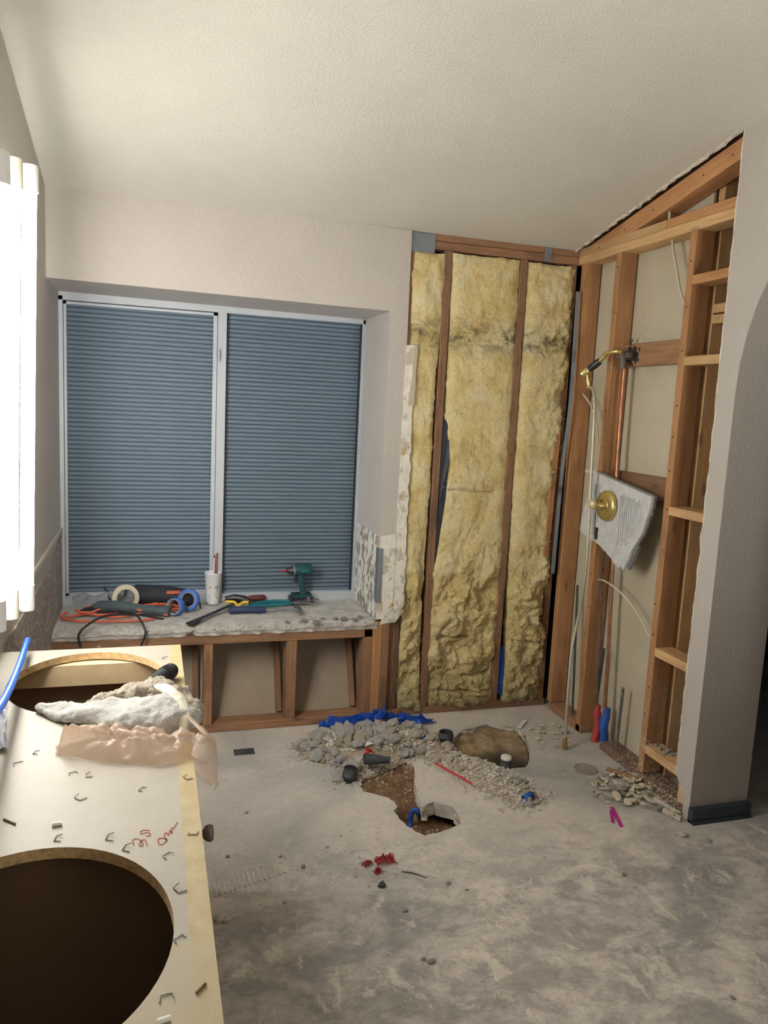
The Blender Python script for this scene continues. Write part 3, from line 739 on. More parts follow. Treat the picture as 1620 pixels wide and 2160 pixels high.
# metal corner strip hanging beside the right batt
def strap():
    P = [(1238, 612), (1218, 850), (1200, 1000), (1182, 1213)]
    pts = [at(px, py, 'x', 2.008) for px, py in P]
    pts = [Vector((1.998-.004*i, min(p.y, 3.40)-.0, p.z)) for i, p in enumerate(pts)]
    for i, p in enumerate(pts): p.y = (3.405, 3.385, 3.405, 3.41)[i]
    v = []; 
    for p in curve(pts, 6):
        v += [(p.x-.010, p.y, p.z), (p.x+.008, p.y-.004, p.z), (p.x+.010, p.y+.012, p.z), (p.x+.007, p.y+.013, p.z), (p.x+.005, p.y-.001, p.z), (p.x-.010, p.y+.003, p.z)]
    n = len(v)//6; f = [(i*6+k, i*6+(k+1) % 6, (i+1)*6+(k+1) % 6, (i+1)*6+k) for i in range(n-1) for k in range(6)]+[(0,1,2,3,4,5), tuple(range(6*n-6, 6*n))]
    mb = MB(); mb.add(v, f); o = mb.build('steel_corner_strip', METALG); tag(o, 'bent grey galvanised steel strip hanging in the corner beside the right batt', 'metal strip')
    mb = MB()
    for i in range(3, 18, 3):
        p = Vector(v[6*i]); mb.lathe([(0, -.002), (.003, -.002), (.003, .001)], (p.x+.009, p.y-.002, p.z), (0, 1, 0), 8)
    mb.build('screw_heads', STEEL, o)['kind'] = 'stuff'
strap()
mb = MB(); board('lath_scrap', (1.962, D-.012, .75), (1.978, D-.012, 1.45), .03, .018, WOOD, None); tag(bpy.data.objects['lath_scrap'], 'narrow wood lath standing against the corner stud behind the steel strip', 'lath')

# ------------------------------------------------------------------ plumbing and wires in the right wall
t = thing('hand_shower_fitting', 'brass shower arm with black hand-shower bracket on the upper block', 'shower fitting', (2.05, 3.045, 1.83))
def loc(mb, nm, m, par): return mb.build(nm, m, par, tuple(-c for c in par.location))
def sub(mb, nm, m, part): return mb.build(nm, m, part)
J = Vector((2.045, 3.045, 1.832))
mb = MB(); mb.tube([J+Vector((.05, 0, 0)), J, J+Vector((-.01, -.0, 0))], .020, 14); mb.tube([J+Vector((0, 0, .0)), J+Vector((0, -.0, -.06))], .016, 12)
for a in (-1, 1): mb.box((J.x-.008, J.y+a*.034-.012, J.z-.012), (J.x+.008, J.y+a*.034+.012, J.z+.012))
loc(mb, 'drop_ear_elbow', CHAR, t)
E1 = at(1277, 749, 'x', 1.985); E2 = at(1265, 762, 'x', 1.975)
mb = MB(); mb.tube(curve([J, at(1306, 742, 'x', 2.015), at(1290, 743, 'x', 1.995), E1, E2], 6), .0105, 12); mb.lathe([(.011, -.006), (.018, -.004), (.018, .004), (.011, .006)], E1, (1, -.6, .3), 6, False); loc(mb, 'arm_pipe', BRASS, t)
E3 = at(1243, 779, 'x', 1.95); mb = MB(); mb.tube([E2, E2+(E3-E2)*.5, E3], [.016, .018, .015], 12); loc(mb, 'black_bracket', BLACK, t)
E4 = E3+(E3-E2).normalized()*.038; mb = MB(); mb.tube([E3, E3+(E4-E3)*.3, E4], [.014, .020, .024], 6); mb.tube([E3+(E4-E3)*.4, E3+(E4-E3)*.4+Vector((.008, -.004, -.035))], .010, 8); loc(mb, 'holder_end', BRASS, t)
HS = E3+(E4-E3)*.4+Vector((.008, -.004, -.035))
pts = [HS, HS+Vector((.006, 0, -.03))]+[at(px, py, 'x', xx) for px, py, xx in ((1254, 850, 1.95), (1244, 1050, 1.945), (1236, 1200, 1.945), (1222, 1290, 1.94), (1206, 1370, 1.91), (1197, 1475, 1.88))]+[Vector((1.858, 2.955, .02))]
cp = curve(pts, 10)
# corrugated metal hose
t2 = thing('shower_hose', 'flexible metal shower hose hanging from the bracket down to the floor', 'hose', (1.858, 2.955, 0))
dense = []; 
for a, b in zip(cp, cp[1:]):
    n = max(1, int((b-a).length/.0045)); dense += [a+(b-a)*k/n for k in range(n)]
mb = MB(); mb.tube(dense, [.0078 if i % 2 else .0060 for i in range(len(dense))], 8); loc(mb, 'corrugated_tube', simple('brushed hose metal', S(186, 182, 162), .4, .6, .1), t2)
mb = MB(); mb.tube([cp[0], cp[0]+Vector((.003, 0, -.018)), cp[0]+Vector((.006, 0, -.04))], [.011, .012, .009], 8); loc(mb, 'upper_coupling', BRASS, t2)
mb = MB(); mb.tube([dense[-1]+Vector((0, 0, .03)), dense[-1]-Vector((0, 0, .018))], [.009, .013], 10); loc(mb, 'lower_coupling', BRASSD, t2)

xp = 2.058
def pipe(nm, lab, pts, r, m, sleeve=None, slab=None):
    o = thing(nm, lab, 'pipe', pts[-1]); mb = MB(); mb.tube(curve(pts, 6), r, 12); loc(mb, 'pipe_run', m, o); return o
o = pipe('copper_riser', 'copper riser pipe running from the shower arm elbow down to a blue sleeve', [(xp, 3.048, 1.80), (xp, 3.035, 1.29), (xp, 2.99, .75), (xp, 2.955, .14), (xp, 2.95, .02)], .0085, COPPER)
def sleeve(nm, lab, x, y, m, h, seed):
    v = []; n = 12; L = 14; mb = MB()
    for j in range(L+1):
        for k in range(n):
            z = h*j/L; r = .021*(1+.25*noise.noise(Vector((k*.9, j*.5, seed))))*(1 if j < L-2 else .75)
            v.append((x+r*math.cos(2*PI*k/n)+.006*math.sin(j*.5+seed), y+r*.8*math.sin(2*PI*k/n), z))
    mb.add(v, [(j*n+k, j*n+(k+1) % n, (j+1)*n+(k+1) % n, (j+1)*n+k) for j in range(L) for k in range(n)], True); mb.add(v[-n:], [tuple(range(n))])
    tag(mb.build(nm, m), lab, 'pipe sleeve')
sleeve('pipe_sleeve', 'crumpled blue sleeve around the copper riser at the floor', 2.062, 2.95, BLUE2, .19, 1)
sleeve('pipe_sleeve', 'crumpled faded red sleeve around the thin pipe at the floor', 2.062, 3.012, REDBAG, .18, 5)
pipe('hot_water_pipe', 'thin copper pipe running down behind the valve board into the red sleeve', [(xp, 3.078, 1.05), (xp, 3.075, .80), (xp, 3.045, .45), (xp, 3.012, .05)], .006, CHAR)
o = pipe('cold_stub_pipe', 'short dark stub pipe leaning beside the red sleeve', [(xp+.01, 3.02, .46), (xp+.01, 3.035, .28), (xp, 3.03, .15)], .006, ABS)
pipe('rebar_rod', 'mortar-spattered grey steel rod standing right of the blue sleeve', [(2.066, 2.845, .33), (2.066, 2.855, 0.0)], .007, simple('spattered steel', S(104, 106, 98), .8, .2, .5, 80, .5))
pipe('thin_rod', 'dark thin conduit standing behind the shower hose', [(2.072, 3.305, .70), (2.068, 3.27, .35), (2.07, 3.245, 0)], .006, ABS)
def wire(lab, pts, r=.0042):
    mb = MB(); mb.tube(curve(pts, 8), r, 8); tag(mb.build('electrical_cable', WIREM), lab, 'cable', 'cream cables in the stud bays')
wire('cream cable emerging from the corner stud behind the shower hose', [(2.075, 3.405, 1.66), (2.05, 3.36, 1.655), (2.06, 3.30, 1.60), (2.07, 3.25, 1.50), (2.075, 3.235, 1.42)])
wire('cream cable drooping between the two middle studs below the valve board', [(2.062, 3.11, .775), (2.05, 3.04, .785), (2.055, 2.95, .77), (2.06, 2.86, .735), (2.065, 2.78, .69), (2.068, 2.71, .63), (2.07, 2.645, .60)])
wire('cream cable dropping from the top plate beside the tall stud', [(2.065, 2.80, 2.293), (2.062, 2.785, 2.25), (2.065, 2.755, 2.17), (2.07, 2.72, 2.07), (2.075, 2.66, 1.98)], .0055)
wire('cream cable stub between rafter and top plate', [(2.06, 2.835, 2.46), (2.06, 2.83, 2.42), (2.062, 2.828, 2.371)], .0055)

# cement board offcut with the shower valve
BP = [(3.116,1.294),(2.90,1.262),(2.676,1.231),(2.680,1.18),(2.689,1.146),(2.72,1.06),(2.779,.976),(2.80,.92),(2.818,.887),(2.836,.90),(2.855,.888),(2.93,.925),(3.03,.965),(3.10,.975),(3.16,.99),(3.20,1.005),(3.19,1.07),(3.17,1.14),(3.14,1.22)]
BPd = []
for i in range(len(BP)):
    a_ = .006 if i > 2 and i < 17 else .002
    BPd += ragged(BP[i], BP[(i+1) % len(BP)], 5, a_, 70+i, 4)[:-1]
bd = thing('valve_board', 'ragged grey cement board offcut hanging around the brass shower valve', 'cement board', (2.0, 2.97, .89))
mb = MB(); mb.prism(BPd, lambda p, a: (a+(3.12-p[0])*.0-.03*(1.1-p[1])*.5, p[0], p[1]), 1.992, 2.006); loc(mb, 'front_sheet', CEMB, bd)
mb = MB(); mb.prism([(y+.004-.02*(z < 1.0), z+.004) for y, z in BPd], lambda p, a: (a-.03*(1.1-p[1])*.5, p[0]+.0, p[1]), 2.008, 2.022); loc(mb, 'rear_sheet', simple('dark torn board core', S(120, 122, 124), .9, 0, .4, 40, 1.0), bd)
mb = MB()
for i in range(26):   # trowelled ridges
    y = 2.72+i*.016
    if abs(y-2.97) < .085: continue
    top = 1.294-(3.116-y)*.143-.03; bot = max(1.0, 1.0+(.0 if y > 2.82 else (2.82-y)*1.3))
    if top > bot: mb.box((1.9885-.015*(1.1-bot), y, bot+.01*math.sin(i*3)), (1.994, y+.005, top-.02*abs(math.sin(i*1.7))))
loc(mb, 'mortar_ridges', CEMB, bd)['kind'] = 'stuff'
mb = MB(); rn = random.Random(5)
for i in range(150):
    k = rn.randint(15, len(BPd)-12); y, z = BPd[k]; a = rn.random()*6.3; L_ = .006+.014*rn.random(); x = 2.0+rn.uniform(-.008, .016)
    mb.tube([(x, y, z), (x-.003, y+math.cos(a)*L_, z-abs(math.sin(a))*L_)], [.0009, .0005], 3, False)
loc(mb, 'frayed_mesh', CEMB, bd)['kind'] = 'stuff'
mb = MB(); mb.box((1.986, 3.04, .985), (1.989, 3.06, 1.04)); loc(mb, 'hole_shade', BLACK, bd)  # black patch on the sheet, stands for the dark inside a hole
vc = Vector((1.975, 2.975, 1.152))
vt = thing('shower_valve', 'round brass shower valve plate with clear knob on the cement board', 'valve', tuple(vc))
mb = MB(); mb.lathe([(.0, -.008), (.03, -.010), (.066, -.006), (.070, 0), (.070, .014), (.0, .014)], vc, (1, 0, 0), 40); ES = loc(mb, 'escutcheon', BRASS, vt)
mb = MB(); mb.lathe([(.030, -.012), (.033, -.016), (.036, -.012)], vc, (1, 0, 0), 32); sub(mb, 'raised_ring', BRASS, ES)
mb = MB(); mb.lathe([(.016, 0), (.018, -.022), (.013, -.028), (.009, -.05), (0, -.05)], vc+Vector((-.008, .0, 0)), (1, 0, 0), 20); loc(mb, 'valve_stem', BRASS, vt)
mb = MB(); mb.lathe([(.0, -.078), (.012, -.077), (.022, -.068), (.024, -.058), (.017, -.046), (.010, -.042)], vc+Vector((-.006, .004, .006)), (1, 0, 0), 10, False); loc(mb, 'clear_knob', ACRY, vt)
rn = random.Random(3); mb = MB()
for k in range(90): mb.rock((XR+.0555, 3.04+rn.gauss(0, .026), 1.835+rn.gauss(0, .020)), .004+.007*rn.random(), k, .15, 1, 1)
mb.build('scorch_marks', simple('soot', S(40, 34, 30), .95, 0, .3), WR)['kind'] = 'stuff'

# ------------------------------------------------------------------ lamp on the left wall
lt = thing('vertical_tube_light', 'lit white fluorescent strip light mounted upright on the left wall', 'wall light', (XL, 2.2, .86))
Ltop, Lbot = 2.16, .90
def lbox(nm, a, b, m): mb = MB(); mb.box(a, b); return loc(mb, nm, m, lt)
lbox('housing', (XL+.001, 1.90, Lbot+.03), (XL+.035, 2.46, Ltop-.03), WHITE)
for i, (y, dx, Ltop, Lbot) in enumerate(((2.42, 0, 2.165, .895), (2.14, 0, 2.105, .95), (1.96, 0, 2.07, .97))):
    ax = XL+.085+dx; bx = XL+.060+dx
    mb = MB(); mb.tube([(bx, y, Lbot+.05), (ax, y, Ltop-.05)], .019, 20); loc(mb, 'glass_tube', TUBE, lt)
    mm = CREAM if i == 1 else WHITE
    mb = MB(); mb.tube([(ax, y, Ltop-.07), (ax, y, Ltop+.0)], .024, 16); mb.box((XL+.03, y-.016, Ltop-.045), (ax, y+.016, Ltop-.005)); loc(mb, 'top_socket', mm, lt)
    mb = MB(); mb.tube([(bx, y, Lbot+.075), (bx, y, Lbot-.0)], .022, 16); mb.box((XL+.03, y-.016, Lbot+.005), (bx, y+.016, Lbot+.04)); loc(mb, 'bottom_socket', mm, lt)

# ------------------------------------------------------------------ vanity cabinet
vn = thing('vanity_cabinet', 'stripped bathroom vanity with a bare particle-board top and two oval sink holes', 'vanity', (-.16, 1.35, 0))
VY0, VY1, VX1, VZ = .36, 2.315, .088, .80
mb = MB()
def oval(cx, cy, rx, ry, n=64): return [(cx+rx*math.cos(2*PI*k/n)*1.0, cy+ry*math.sin(2*PI*k/n)) for k in range(n)]
H1 = oval(-.155, 2.048, .196, .227); H2 = oval(-.168, 1.035, .203, .233)
bm = bmesh.new()
def lp(P, z):
    vs_ = [bm.verts.new((p[0], p[1], z)) for p in P]; return [bm.edges.new((vs_[i], vs_[(i+1) % len(vs_)])) for i in range(len(vs_))]
for z in (VZ, VZ-.020):
    e = lp([(XL+.001, VY0), (VX1, VY0), (VX1, VY1), (XL+.001, VY1)], z)+lp(H1, z)+lp(H2, z)
    bmesh.ops.triangle_fill(bm, use_beauty=True, edges=e)
me = bpy.data.meshes.new('countertop'); bm.to_mesh(me); bm.free(); me.materials.append(TOPM)
o = bpy.data.objects.new('countertop', me); C.objects.link(o); o.parent = vn; o.location = tuple(-c for c in vn.location)
TOPO = o
for P in (H1, H2):
    mb = MB(); n = len(P); mb.add([(x, y, VZ) for x, y in P]+[(x, y, VZ-.02) for x, y in P], [(i, (i+1) % n, (i+1) % n+n, i+n) for i in range(n)])
    sub(mb, 'hole_edge', CHIPEDGE, TOPO)
mb = MB(); mb.add([(VX1, VY0, VZ), (VX1, VY1, VZ), (XL+.001, VY1, VZ), (VX1, VY0, VZ-.02), (VX1, VY1, VZ-.02), (XL+.001, VY1, VZ-.02)], [(0, 1, 4, 3), (1, 2, 5, 4)]); loc(mb, 'top_edge', CHIPEDGE, vn)
def vb(nm, a, b, m=CAB): mb = MB(); mb.box(a, b); return loc(mb, nm, m, vn)
FP = vb('front_panel', (.062, VY0+.01, .09), (.080, VY1-.015, VZ-.021)); vb('end_panel', (XL+.004, VY1-.032, 0), (.062, VY1-.016, VZ-.021)); vb('end_panel', (XL+.004, VY0+.01, 0), (.062, VY0+.026, VZ-.021))
vb('bottom_shelf', (XL+.004, VY0+.03, .09), (.048, VY1-.034, .105)); vb('partition', (XL+.004, 1.285, .107), (.048, 1.301, VZ-.021)); vb('back_batten', (XL+.02, VY1-.075, VZ-.085), (.03, VY1-.034, VZ-.024), simple('pale batten', S(214, 190, 150), .7, 0, .1))
vb('toe_kick', (0, VY0+.03, 0), (.012, VY1-.034, .088))
mb = MB(); mb.lathe([(.006, 0), (.006, .024), (.015, .032), (.018, .040), (.015, .047), (0, .049)], (.080, 1.50, .655), (1, 0, 0), 20); sub(mb, 'door_knob', simple('pewter knob', S(120, 112, 108), .45, .3, .1), FP)
# red pencil writing on the top: "25" over "Dmr"
def stroke(mb, P, w=.0022):
    P = curve([(x, y, VZ+.0007) for x, y in P], 6)
    for a, b in zip(P, P[1:]):
        d = b-a
        if d.length < 1e-6: continue
        n = Vector((-d.y, d.x, 0)).normalized()*w/2; mb.add([a-n, b-n, b+n, a+n], [(0, 1, 2, 3)])
mb = MB()
def wp(px, py): q = at(px, py, 'z', VZ); return (q.x, q.y)
f3 = 1/3.115
R4 = lambda P: [wp(x*f3, 1700+y*f3) for x, y in P]
stroke(mb, R4([(880, 262), (872, 235), (885, 218), (915, 222), (938, 250), (930, 268), (915, 258), (925, 238), (950, 222), (968, 262)]))
stroke(mb, R4([(985, 165), (955, 160), (925, 168), (930, 186), (958, 175), (985, 182), (982, 200), (960, 196)]))
stroke(mb, R4([(1045, 212), (1040, 240), (1055, 258), (1085, 240), (1095, 222), (1075, 214), (1048, 214)]))
stroke(mb, R4([(1098, 235), (1080, 195), (1092, 175), (1108, 196), (1116, 162), (1130, 182), (1126, 145), (1140, 150), (1165, 108)]))
sub(mb, 'pencil_writing', PENCIL, TOPO)
# staples and nails lying on the top
stp = [(152, 1630, .4, 'just below the left end of the plastic bag'), (182, 1637, 1.6, 'close below the bag, right of its left end'), (164, 1687, 2.2, 'alone midway between bag and near sink hole'), (296, 1665, 1.0, 'below the middle of the bag'), (117, 1770, 1.3, 'under the short white peg'),
       (226, 1768, 1.2, 'left of the red handwriting, farther of two'), (406, 1762, 2.9, 'on the yellow edge band beside the handwriting'), (350, 1803, .6, 'just below the red handwriting'), (372, 1880, 1.9, 'beside the upper right curve of the near sink hole'),
       (375, 1978, .5, 'at the rightmost point of the near sink hole'), (350, 2100, 0, 'near the bottom right of the near sink hole'), (36, 1610, .3, 'by the crumpled grey paper'), (72, 1588, 1.3, 'left of the plastic bag'), (391, 1643, 2, 'below the right end of the bag on the edge'),
       (262, 1790, 1.1, 'left of the red handwriting, nearer of two'), (206, 1364, 1.5, 'on the rear edge behind the far sink hole'), (345, 1388, .8, 'in the rear right corner of the top')]
smesh = []
for k in range(3):
    mb = MB(); a = .008; mb.tube([(-a, -.010-.002*k, .0012), (-a+.001, 0, .0012), (a, .001*k, .0012), (a+.001*k, -.008, .0012+.002*k)], .0009, 5); smesh.append(mb.mesh('staple', STAPLE))
for i, (px, py, r, where) in enumerate(stp):
    q = at(px, py, 'z', VZ); o = bpy.data.objects.new('staple', smesh[i % 3]); C.objects.link(o); o.location = (q.x, q.y, VZ+.0002); o.rotation_euler = (0, 0, r)
    tag(o, 'bent staple '+where, 'staple', 'staples on the vanity top')
for i, (px, py, L_, r, lab, m, nm) in enumerate(((120, 1742, .016, .1, 'short white plastic peg between the writing and the sink holes', WHITE, 'plastic_peg'), (20, 1735, .03, 2.4, 'brown bent nail at the left side of the vanity top', SOIL, 'bent_nail'), (424, 2087, .018, .8, 'dark nail near the front edge of the vanity top', SOIL, 'bent_nail'), (345, 2157, .016, .2, 'white plastic peg at the bottom edge of the vanity top', WHITE, 'plastic_peg'))):
    q = at(px, py, 'z', VZ); r0 = .0035 if m is WHITE else .0018
    mb = MB(); mb.tube([(-L_/2*math.cos(r), -L_/2*math.sin(r), r0), (L_/2*math.cos(r), L_/2*math.sin(r), r0)], r0, 8); o = mb.build(nm, m, None, (q.x, q.y, VZ)); tag(o, lab, nm.split('_')[1])

# cloth and bag on the vanity
def loft(path, rad, seed, amp, fr, zf, n=56, sub=14, ridge=.0, flat=.9, tex=0):
    P = curve(path, sub); R = curve([(a, b, 0) for a, b in rad], sub); v = []; m_ = len(P)
    for i, p in enumerate(P):
        d = (P[min(i+1, m_-1)]-P[max(i-1, 0)]).normalized(); u = Vector((-d.y, d.x, 0)).normalized(); w_, h_ = max(.002, R[i].x), max(.002, R[i].y)
        for k in range(n):
            th = 2*PI*k/n; c, s_ = math.cos(th), math.sin(th)
            q = p+u*c*w_+Vector((0, 0, 1))*s_*h_
            nz = noise.fractal(q*fr+Vector((seed, 0, 0)), .9, 2, 4); rg = noise.ridged_multi_fractal(q*fr*.8+Vector((0, seed, 0)), .9, 2, 3, 1, 2)-1
            k2 = amp*nz+ridge*rg+tex*noise.noise(q*220)
            q = q+(u*c+Vector((0, 0, 1))*s_)*k2
            zz = zf(q.x, q.y) if callable(zf) else zf
            q.z = max(q.z, zz+.0015); v.append(q)
    mb = MB(); f = [(i*n+k, i*n+(k+1) % n, (i+1)*n+(k+1) % n, (i+1)*n+k) for i in range(m_-1) for k in range(n)]
    mb.add(v, f, True); mb.add(v[:n], [tuple(range(n))], True); mb.add(v[-n:], [tuple(range(n))], True); return mb
mb = loft([(-.250, 1.862, .812), (-.20, 1.815, .812), (-.13, 1.785, .818), (-.05, 1.755, .822), (.03, 1.725, .824), (.072, 1.705, .820), (.090, 1.690, .812)], [(.013, .012), (.026, .016), (.046, .022), (.062, .028), (.068, .032), (.056, .030), (.028, .018)], 3, .010, 13, VZ, 90, 18, .008, tex=.0012)
tag(mb.build('white_towel', TERRY_W), 'white terry towel bunched across the corner of the vanity', 'towel')
mb = loft([(-.145, 1.865, .808), (-.09, 1.875, .816), (-.02, 1.880, .826), (.03, 1.850, .834), (.065, 1.80, .832), (.092, 1.75, .822), (.108, 1.715, .812)], [(.012, .008), (.026, .014), (.034, .020), (.036, .024), (.030, .022), (.020, .016), (.008, .008)], 9, .011, 20, VZ, 84, 18, .012, tex=.003)
tag(mb.build('beige_towel', TERRY_B), 'worn beige terry cloth bunched behind the white towel', 'towel')
mb = loft([(.015, 1.83, .856), (.040, 1.785, .860), (.066, 1.735, .852), (.074, 1.69, .838), (.070, 1.655, .815)], [(.010, .007), (.016, .010), (.015, .010), (.014, .009), (.010, .006)], 14, .004, 30, VZ, 24, 10, .002)
tag(mb.build('sock', simple('cream knit', S(214, 208, 190), .95, 0, .06, 40, .4)), 'cream knit strip folded over the top of the white towel', 'cloth')
# plastic bag
bg = thing('plastic_bag', 'crumpled translucent peach plastic bag at the vanity edge below the towel', 'bag', (0, 1.6, VZ))
def bagsurf(nx, ny, fn):
    v = [fn(i/nx, j/ny) for i in range(nx+1) for j in range(ny+1)]
    mb = MB(); mb.add(v, [(i*(ny+1)+j, (i+1)*(ny+1)+j, (i+1)*(ny+1)+j+1, i*(ny+1)+j+1) for i in range(nx) for j in range(ny)], True); return mb
def crease(x, y, s_):
    a = abs(noise.noise(Vector((x*9+2*noise.noise(Vector((x*5, y*5, s_))), y*15, s_))))
    b = abs(noise.noise(Vector((x*22, y*26+x*9, s_+7)))); c = abs(noise.noise(Vector((x*55, y*55, s_+3))))
    return .9*a+.42*b+.16*c
def body(u, w_):
    x = -.190+.285*u; hw = .060*(.45+.55*sm(0, .35, u))*(1-.15*sm(.6, 1, u)); cyy = 1.635-.050*u+.012*math.sin(u*7)
    y = cyy+hw*1.05*(1-2*w_)+.010*noise.noise(Vector((u*6, w_*3, 2)))
    prof = math.sin(PI*min(1, max(0, w_)))**.6
    end = sm(0, .08, u)*(1-.35*sm(.85, 1, u))
    h = (.052*prof*end)*(1.05-.45*u)*(.55+1.5*crease(x, y, 4.0))
    fold = .016*math.exp(-((u-.42-.25*(w_-.5))/.04)**2)*prof
    return Vector((x+.006*noise.noise(Vector((x*40, y*40, 1))), y, VZ+.002+max(0, h-fold)))
loc(bagsurf(110, 46, body), 'bag_body', BAG, bg)
K = [at(*q) for q in ((418, 1535, 'z', .83), (452, 1560, 'z', .80), (458, 1600, 'z', .775), (448, 1672, 'z', .735), (436, 1668, 'z', .745), (410, 1625, 'z', .803), (398, 1600, 'z', .812))]
def flap(u, w_):
    a = [K[0], K[1], K[2], K[3]]; b = [K[0]+(K[6]-K[0])*.3, K[6], K[5], K[4]]
    t = u*3; i = min(2, int(t)); f_ = t-i; p = a[i].lerp(a[i+1], f_); q = b[i].lerp(b[i+1], f_); r_ = p.lerp(q, w_)
    k = crease(r_.x+r_.z*.5, r_.y, 9.0)-.3
    return r_+Vector((.018*k+.012*math.sin(w_*PI), -.01*k, .022*k+.012*math.sin(w_*PI)))
loc(bagsurf(34, 26, flap), 'hanging_flap', BAG, bg)
mb = MB(); mb.tube(curve([(.078, 1.70, VZ+.035), at(430, 1545, 'z', .835), at(457, 1571, 'z', .812)], 6), [.006]*6+[.005]*6+[.002], 8, flat=.4); loc(mb, 'twisted_handle', BAG, bg)
mb = MB(); P = [(.018, 1.553), (.040, 1.549), (.043, 1.568), (.022, 1.573)]
for a, b in zip(P, P[1:]+P[:1]): stroke(mb, [a, ((a[0]+b[0])/2, (a[1]+b[1])/2), b], .003)
for i, p in enumerate(mb.v): mb.v[i] = (p[0], p[1], p[2]+.030)
# black tube (sawn vacuum wand end) behind the towels
tb = thing('black_grip', 'short black rubber tool grip lying at the edge of the far sink hole', 'tool grip', (.03, 1.99, VZ))
mb = MB(); a = Vector((.002, 1.925, VZ+.026)); b = Vector((.058, 2.035, VZ+.022)); d = (b-a).normalized()
mb.tube([a, a+d*.05, a+d*.09, b-d*.012, b-d*.003, b], [.018, .019, .0205, .021, .018, .010], 18); loc(mb, 'grip_body', BLACKR, tb)
mb = MB()
for k in (.07, .08, .09): mb.tube([a+d*k, a+d*(k+.004)], .0222, 18)
loc(mb, 'grip_ribs', BLACK, tb)
# blue tubing at the left
mb = MB(); P = [at(-25, 1530, 'x', -.27), at(12, 1470, 'x', -.29), at(38, 1410, 'x', -.31), at(58, 1350, 'x', -.335)]
P = [Vector((p.x, p.y, max(p.z, VZ+.012))) for p in P]
mb.tube(curve(P, 8), .0085, 10); tag(mb.build('blue_tube', BLUE), 'bright blue plastic tube leaning over the left side of the vanity', 'tube')
mb = MB(); v = []
for i in range(9):
    for j in range(9):
        p = at(-30+i*5.5, 1500+j*11, 'z', VZ); k = noise.noise(Vector((i*.8, j*.8, 2)))
        v.append((p.x+.004*k, p.y, VZ+.006+.014*abs(k)+.02*(i/9)*(1-j/9)))
mb.add(v, [(i*9+j, i*9+j+1, (i+1)*9+j+1, (i+1)*9+j) for i in range(8) for j in range(8)]); o = mb.build('crumpled_paper', PAPER); tag(o, 'crumpled grey paper scrap at the left edge of the vanity top', 'paper')

# ------------------------------------------------------------------ things on the window deck
DZ = .512
def ring(nm, lab, c, ro, ri, w_, axis, mt, mcore, cat='tape'):
    o = thing(nm, lab, cat, (c[0], c[1], DZ)); cc = Vector(c)
    mb = MB(); mb.lathe([(ri+.003, -w_/2), (ro-.002, -w_/2), (ro, -w_/2+.002), (ro, w_/2-.002), (ro-.002, w_/2), (ri+.003, w_/2)], cc, axis, 40); tw = loc(mb, 'tape_winding', mt, o)
    mb = MB(); mb.lathe([(ri+.003, -w_/2), (ri, -w_/2), (ri, w_/2), (ri+.003, w_/2), (ri+.003, -w_/2)], cc, axis, 40); sub(mb, 'core', mcore, tw); return o
ring('masking_tape', 'cream masking tape roll standing on the window deck', (-.117, 3.775, DZ+.063), .063, .040, .04, (.15, -1, .12), MASK, CARD)
ring('painters_tape', 'larger blue tape roll leaning against the black case', (.178, 3.735, DZ+.053), .053, .034, .03, (-.5, -1, .25), BLUETAPE, CARD)
ring('painters_tape', 'smaller blue tape roll with grey core in front of the larger one', (.115, 3.665, DZ+.040), .041, .035, .045, (-.7, -1, .2), BLUETAPE, CARD)
o = thing('tool_case', 'black cylindrical tool case with an orange sticker behind the tape rolls', 'case', (.06, 3.83, DZ))
mb = MB(); mb.tube([(-.08, 3.85, DZ+.056), (-.07, 3.85, DZ+.056), (.06, 3.835, DZ+.053), (.16, 3.815, DZ+.045), (.205, 3.80, DZ+.036), (.215, 3.798, DZ+.034)], [.045, .052, .052, .044, .030, .015], 22); cb = loc(mb, 'case_body', BLACKR, o)
mb = MB(); mb.box((.075, 3.775, DZ+.075), (.14, 3.778, DZ+.090), Matrix.Translation((0, 0, 0))); sub(mb, 'sticker', ORANGE, cb)
mb = MB(); mb.tube(curve([(.15, 3.83, DZ+.085), (.19, 3.80, DZ+.07), (.23, 3.77, DZ+.03), (.235, 3.74, DZ+.01)], 6), .005, 8); loc(mb, 'carry_strap', BLACK, o)
o = thing('multi_tool', 'dark grey-green corded power tool lying along the deck below the masking tape', 'power tool', (-.08, 3.70, DZ))
mb = MB(); mb.tube([(-.27, 3.755, DZ+.02), (-.23, 3.75, DZ+.03), (-.15, 3.735, DZ+.030), (-.05, 3.70, DZ+.024), (.03, 3.665, DZ+.024), (.085, 3.645, DZ+.023), (.088, 3.644, DZ+.023)], [.014, .026, .030, .022, .024, .026, .018], 16); loc(mb, 'tool_body', simple('grey green tool body', S(70, 84, 90), .6, 0, .2), o)
mb = MB(); mb.tube([(-.31, 3.70, DZ+.016), (-.285, 3.72, DZ+.018), (-.262, 3.745, DZ+.02)], [.013, .017, .012], 10); loc(mb, 'tool_head', BLACKR, o)
mb = MB(); pts = [at(345, 1306, 'y', 3.60), at(290, 1297, 'y', 3.56), at(225, 1299, 'y', 3.50), at(185, 1318, 'y', 3.42), at(166, 1340, 'y', 3.400), at(170, 1366, 'y', 3.398)]
mb.tube(curve(pts, 8), .0052, 8); pts = [at(215, 1292, 'y', 3.66), at(262, 1290, 'y', 3.60), at(290, 1300, 'y', 3.46), at(306, 1328, 'y', 3.402), at(305, 1345, 'y', 3.40), at(297, 1362, 'y', 3.40)]
mb.tube(curve(pts, 8), .0052, 8); loc(mb, 'black_cord', BLACK, o)
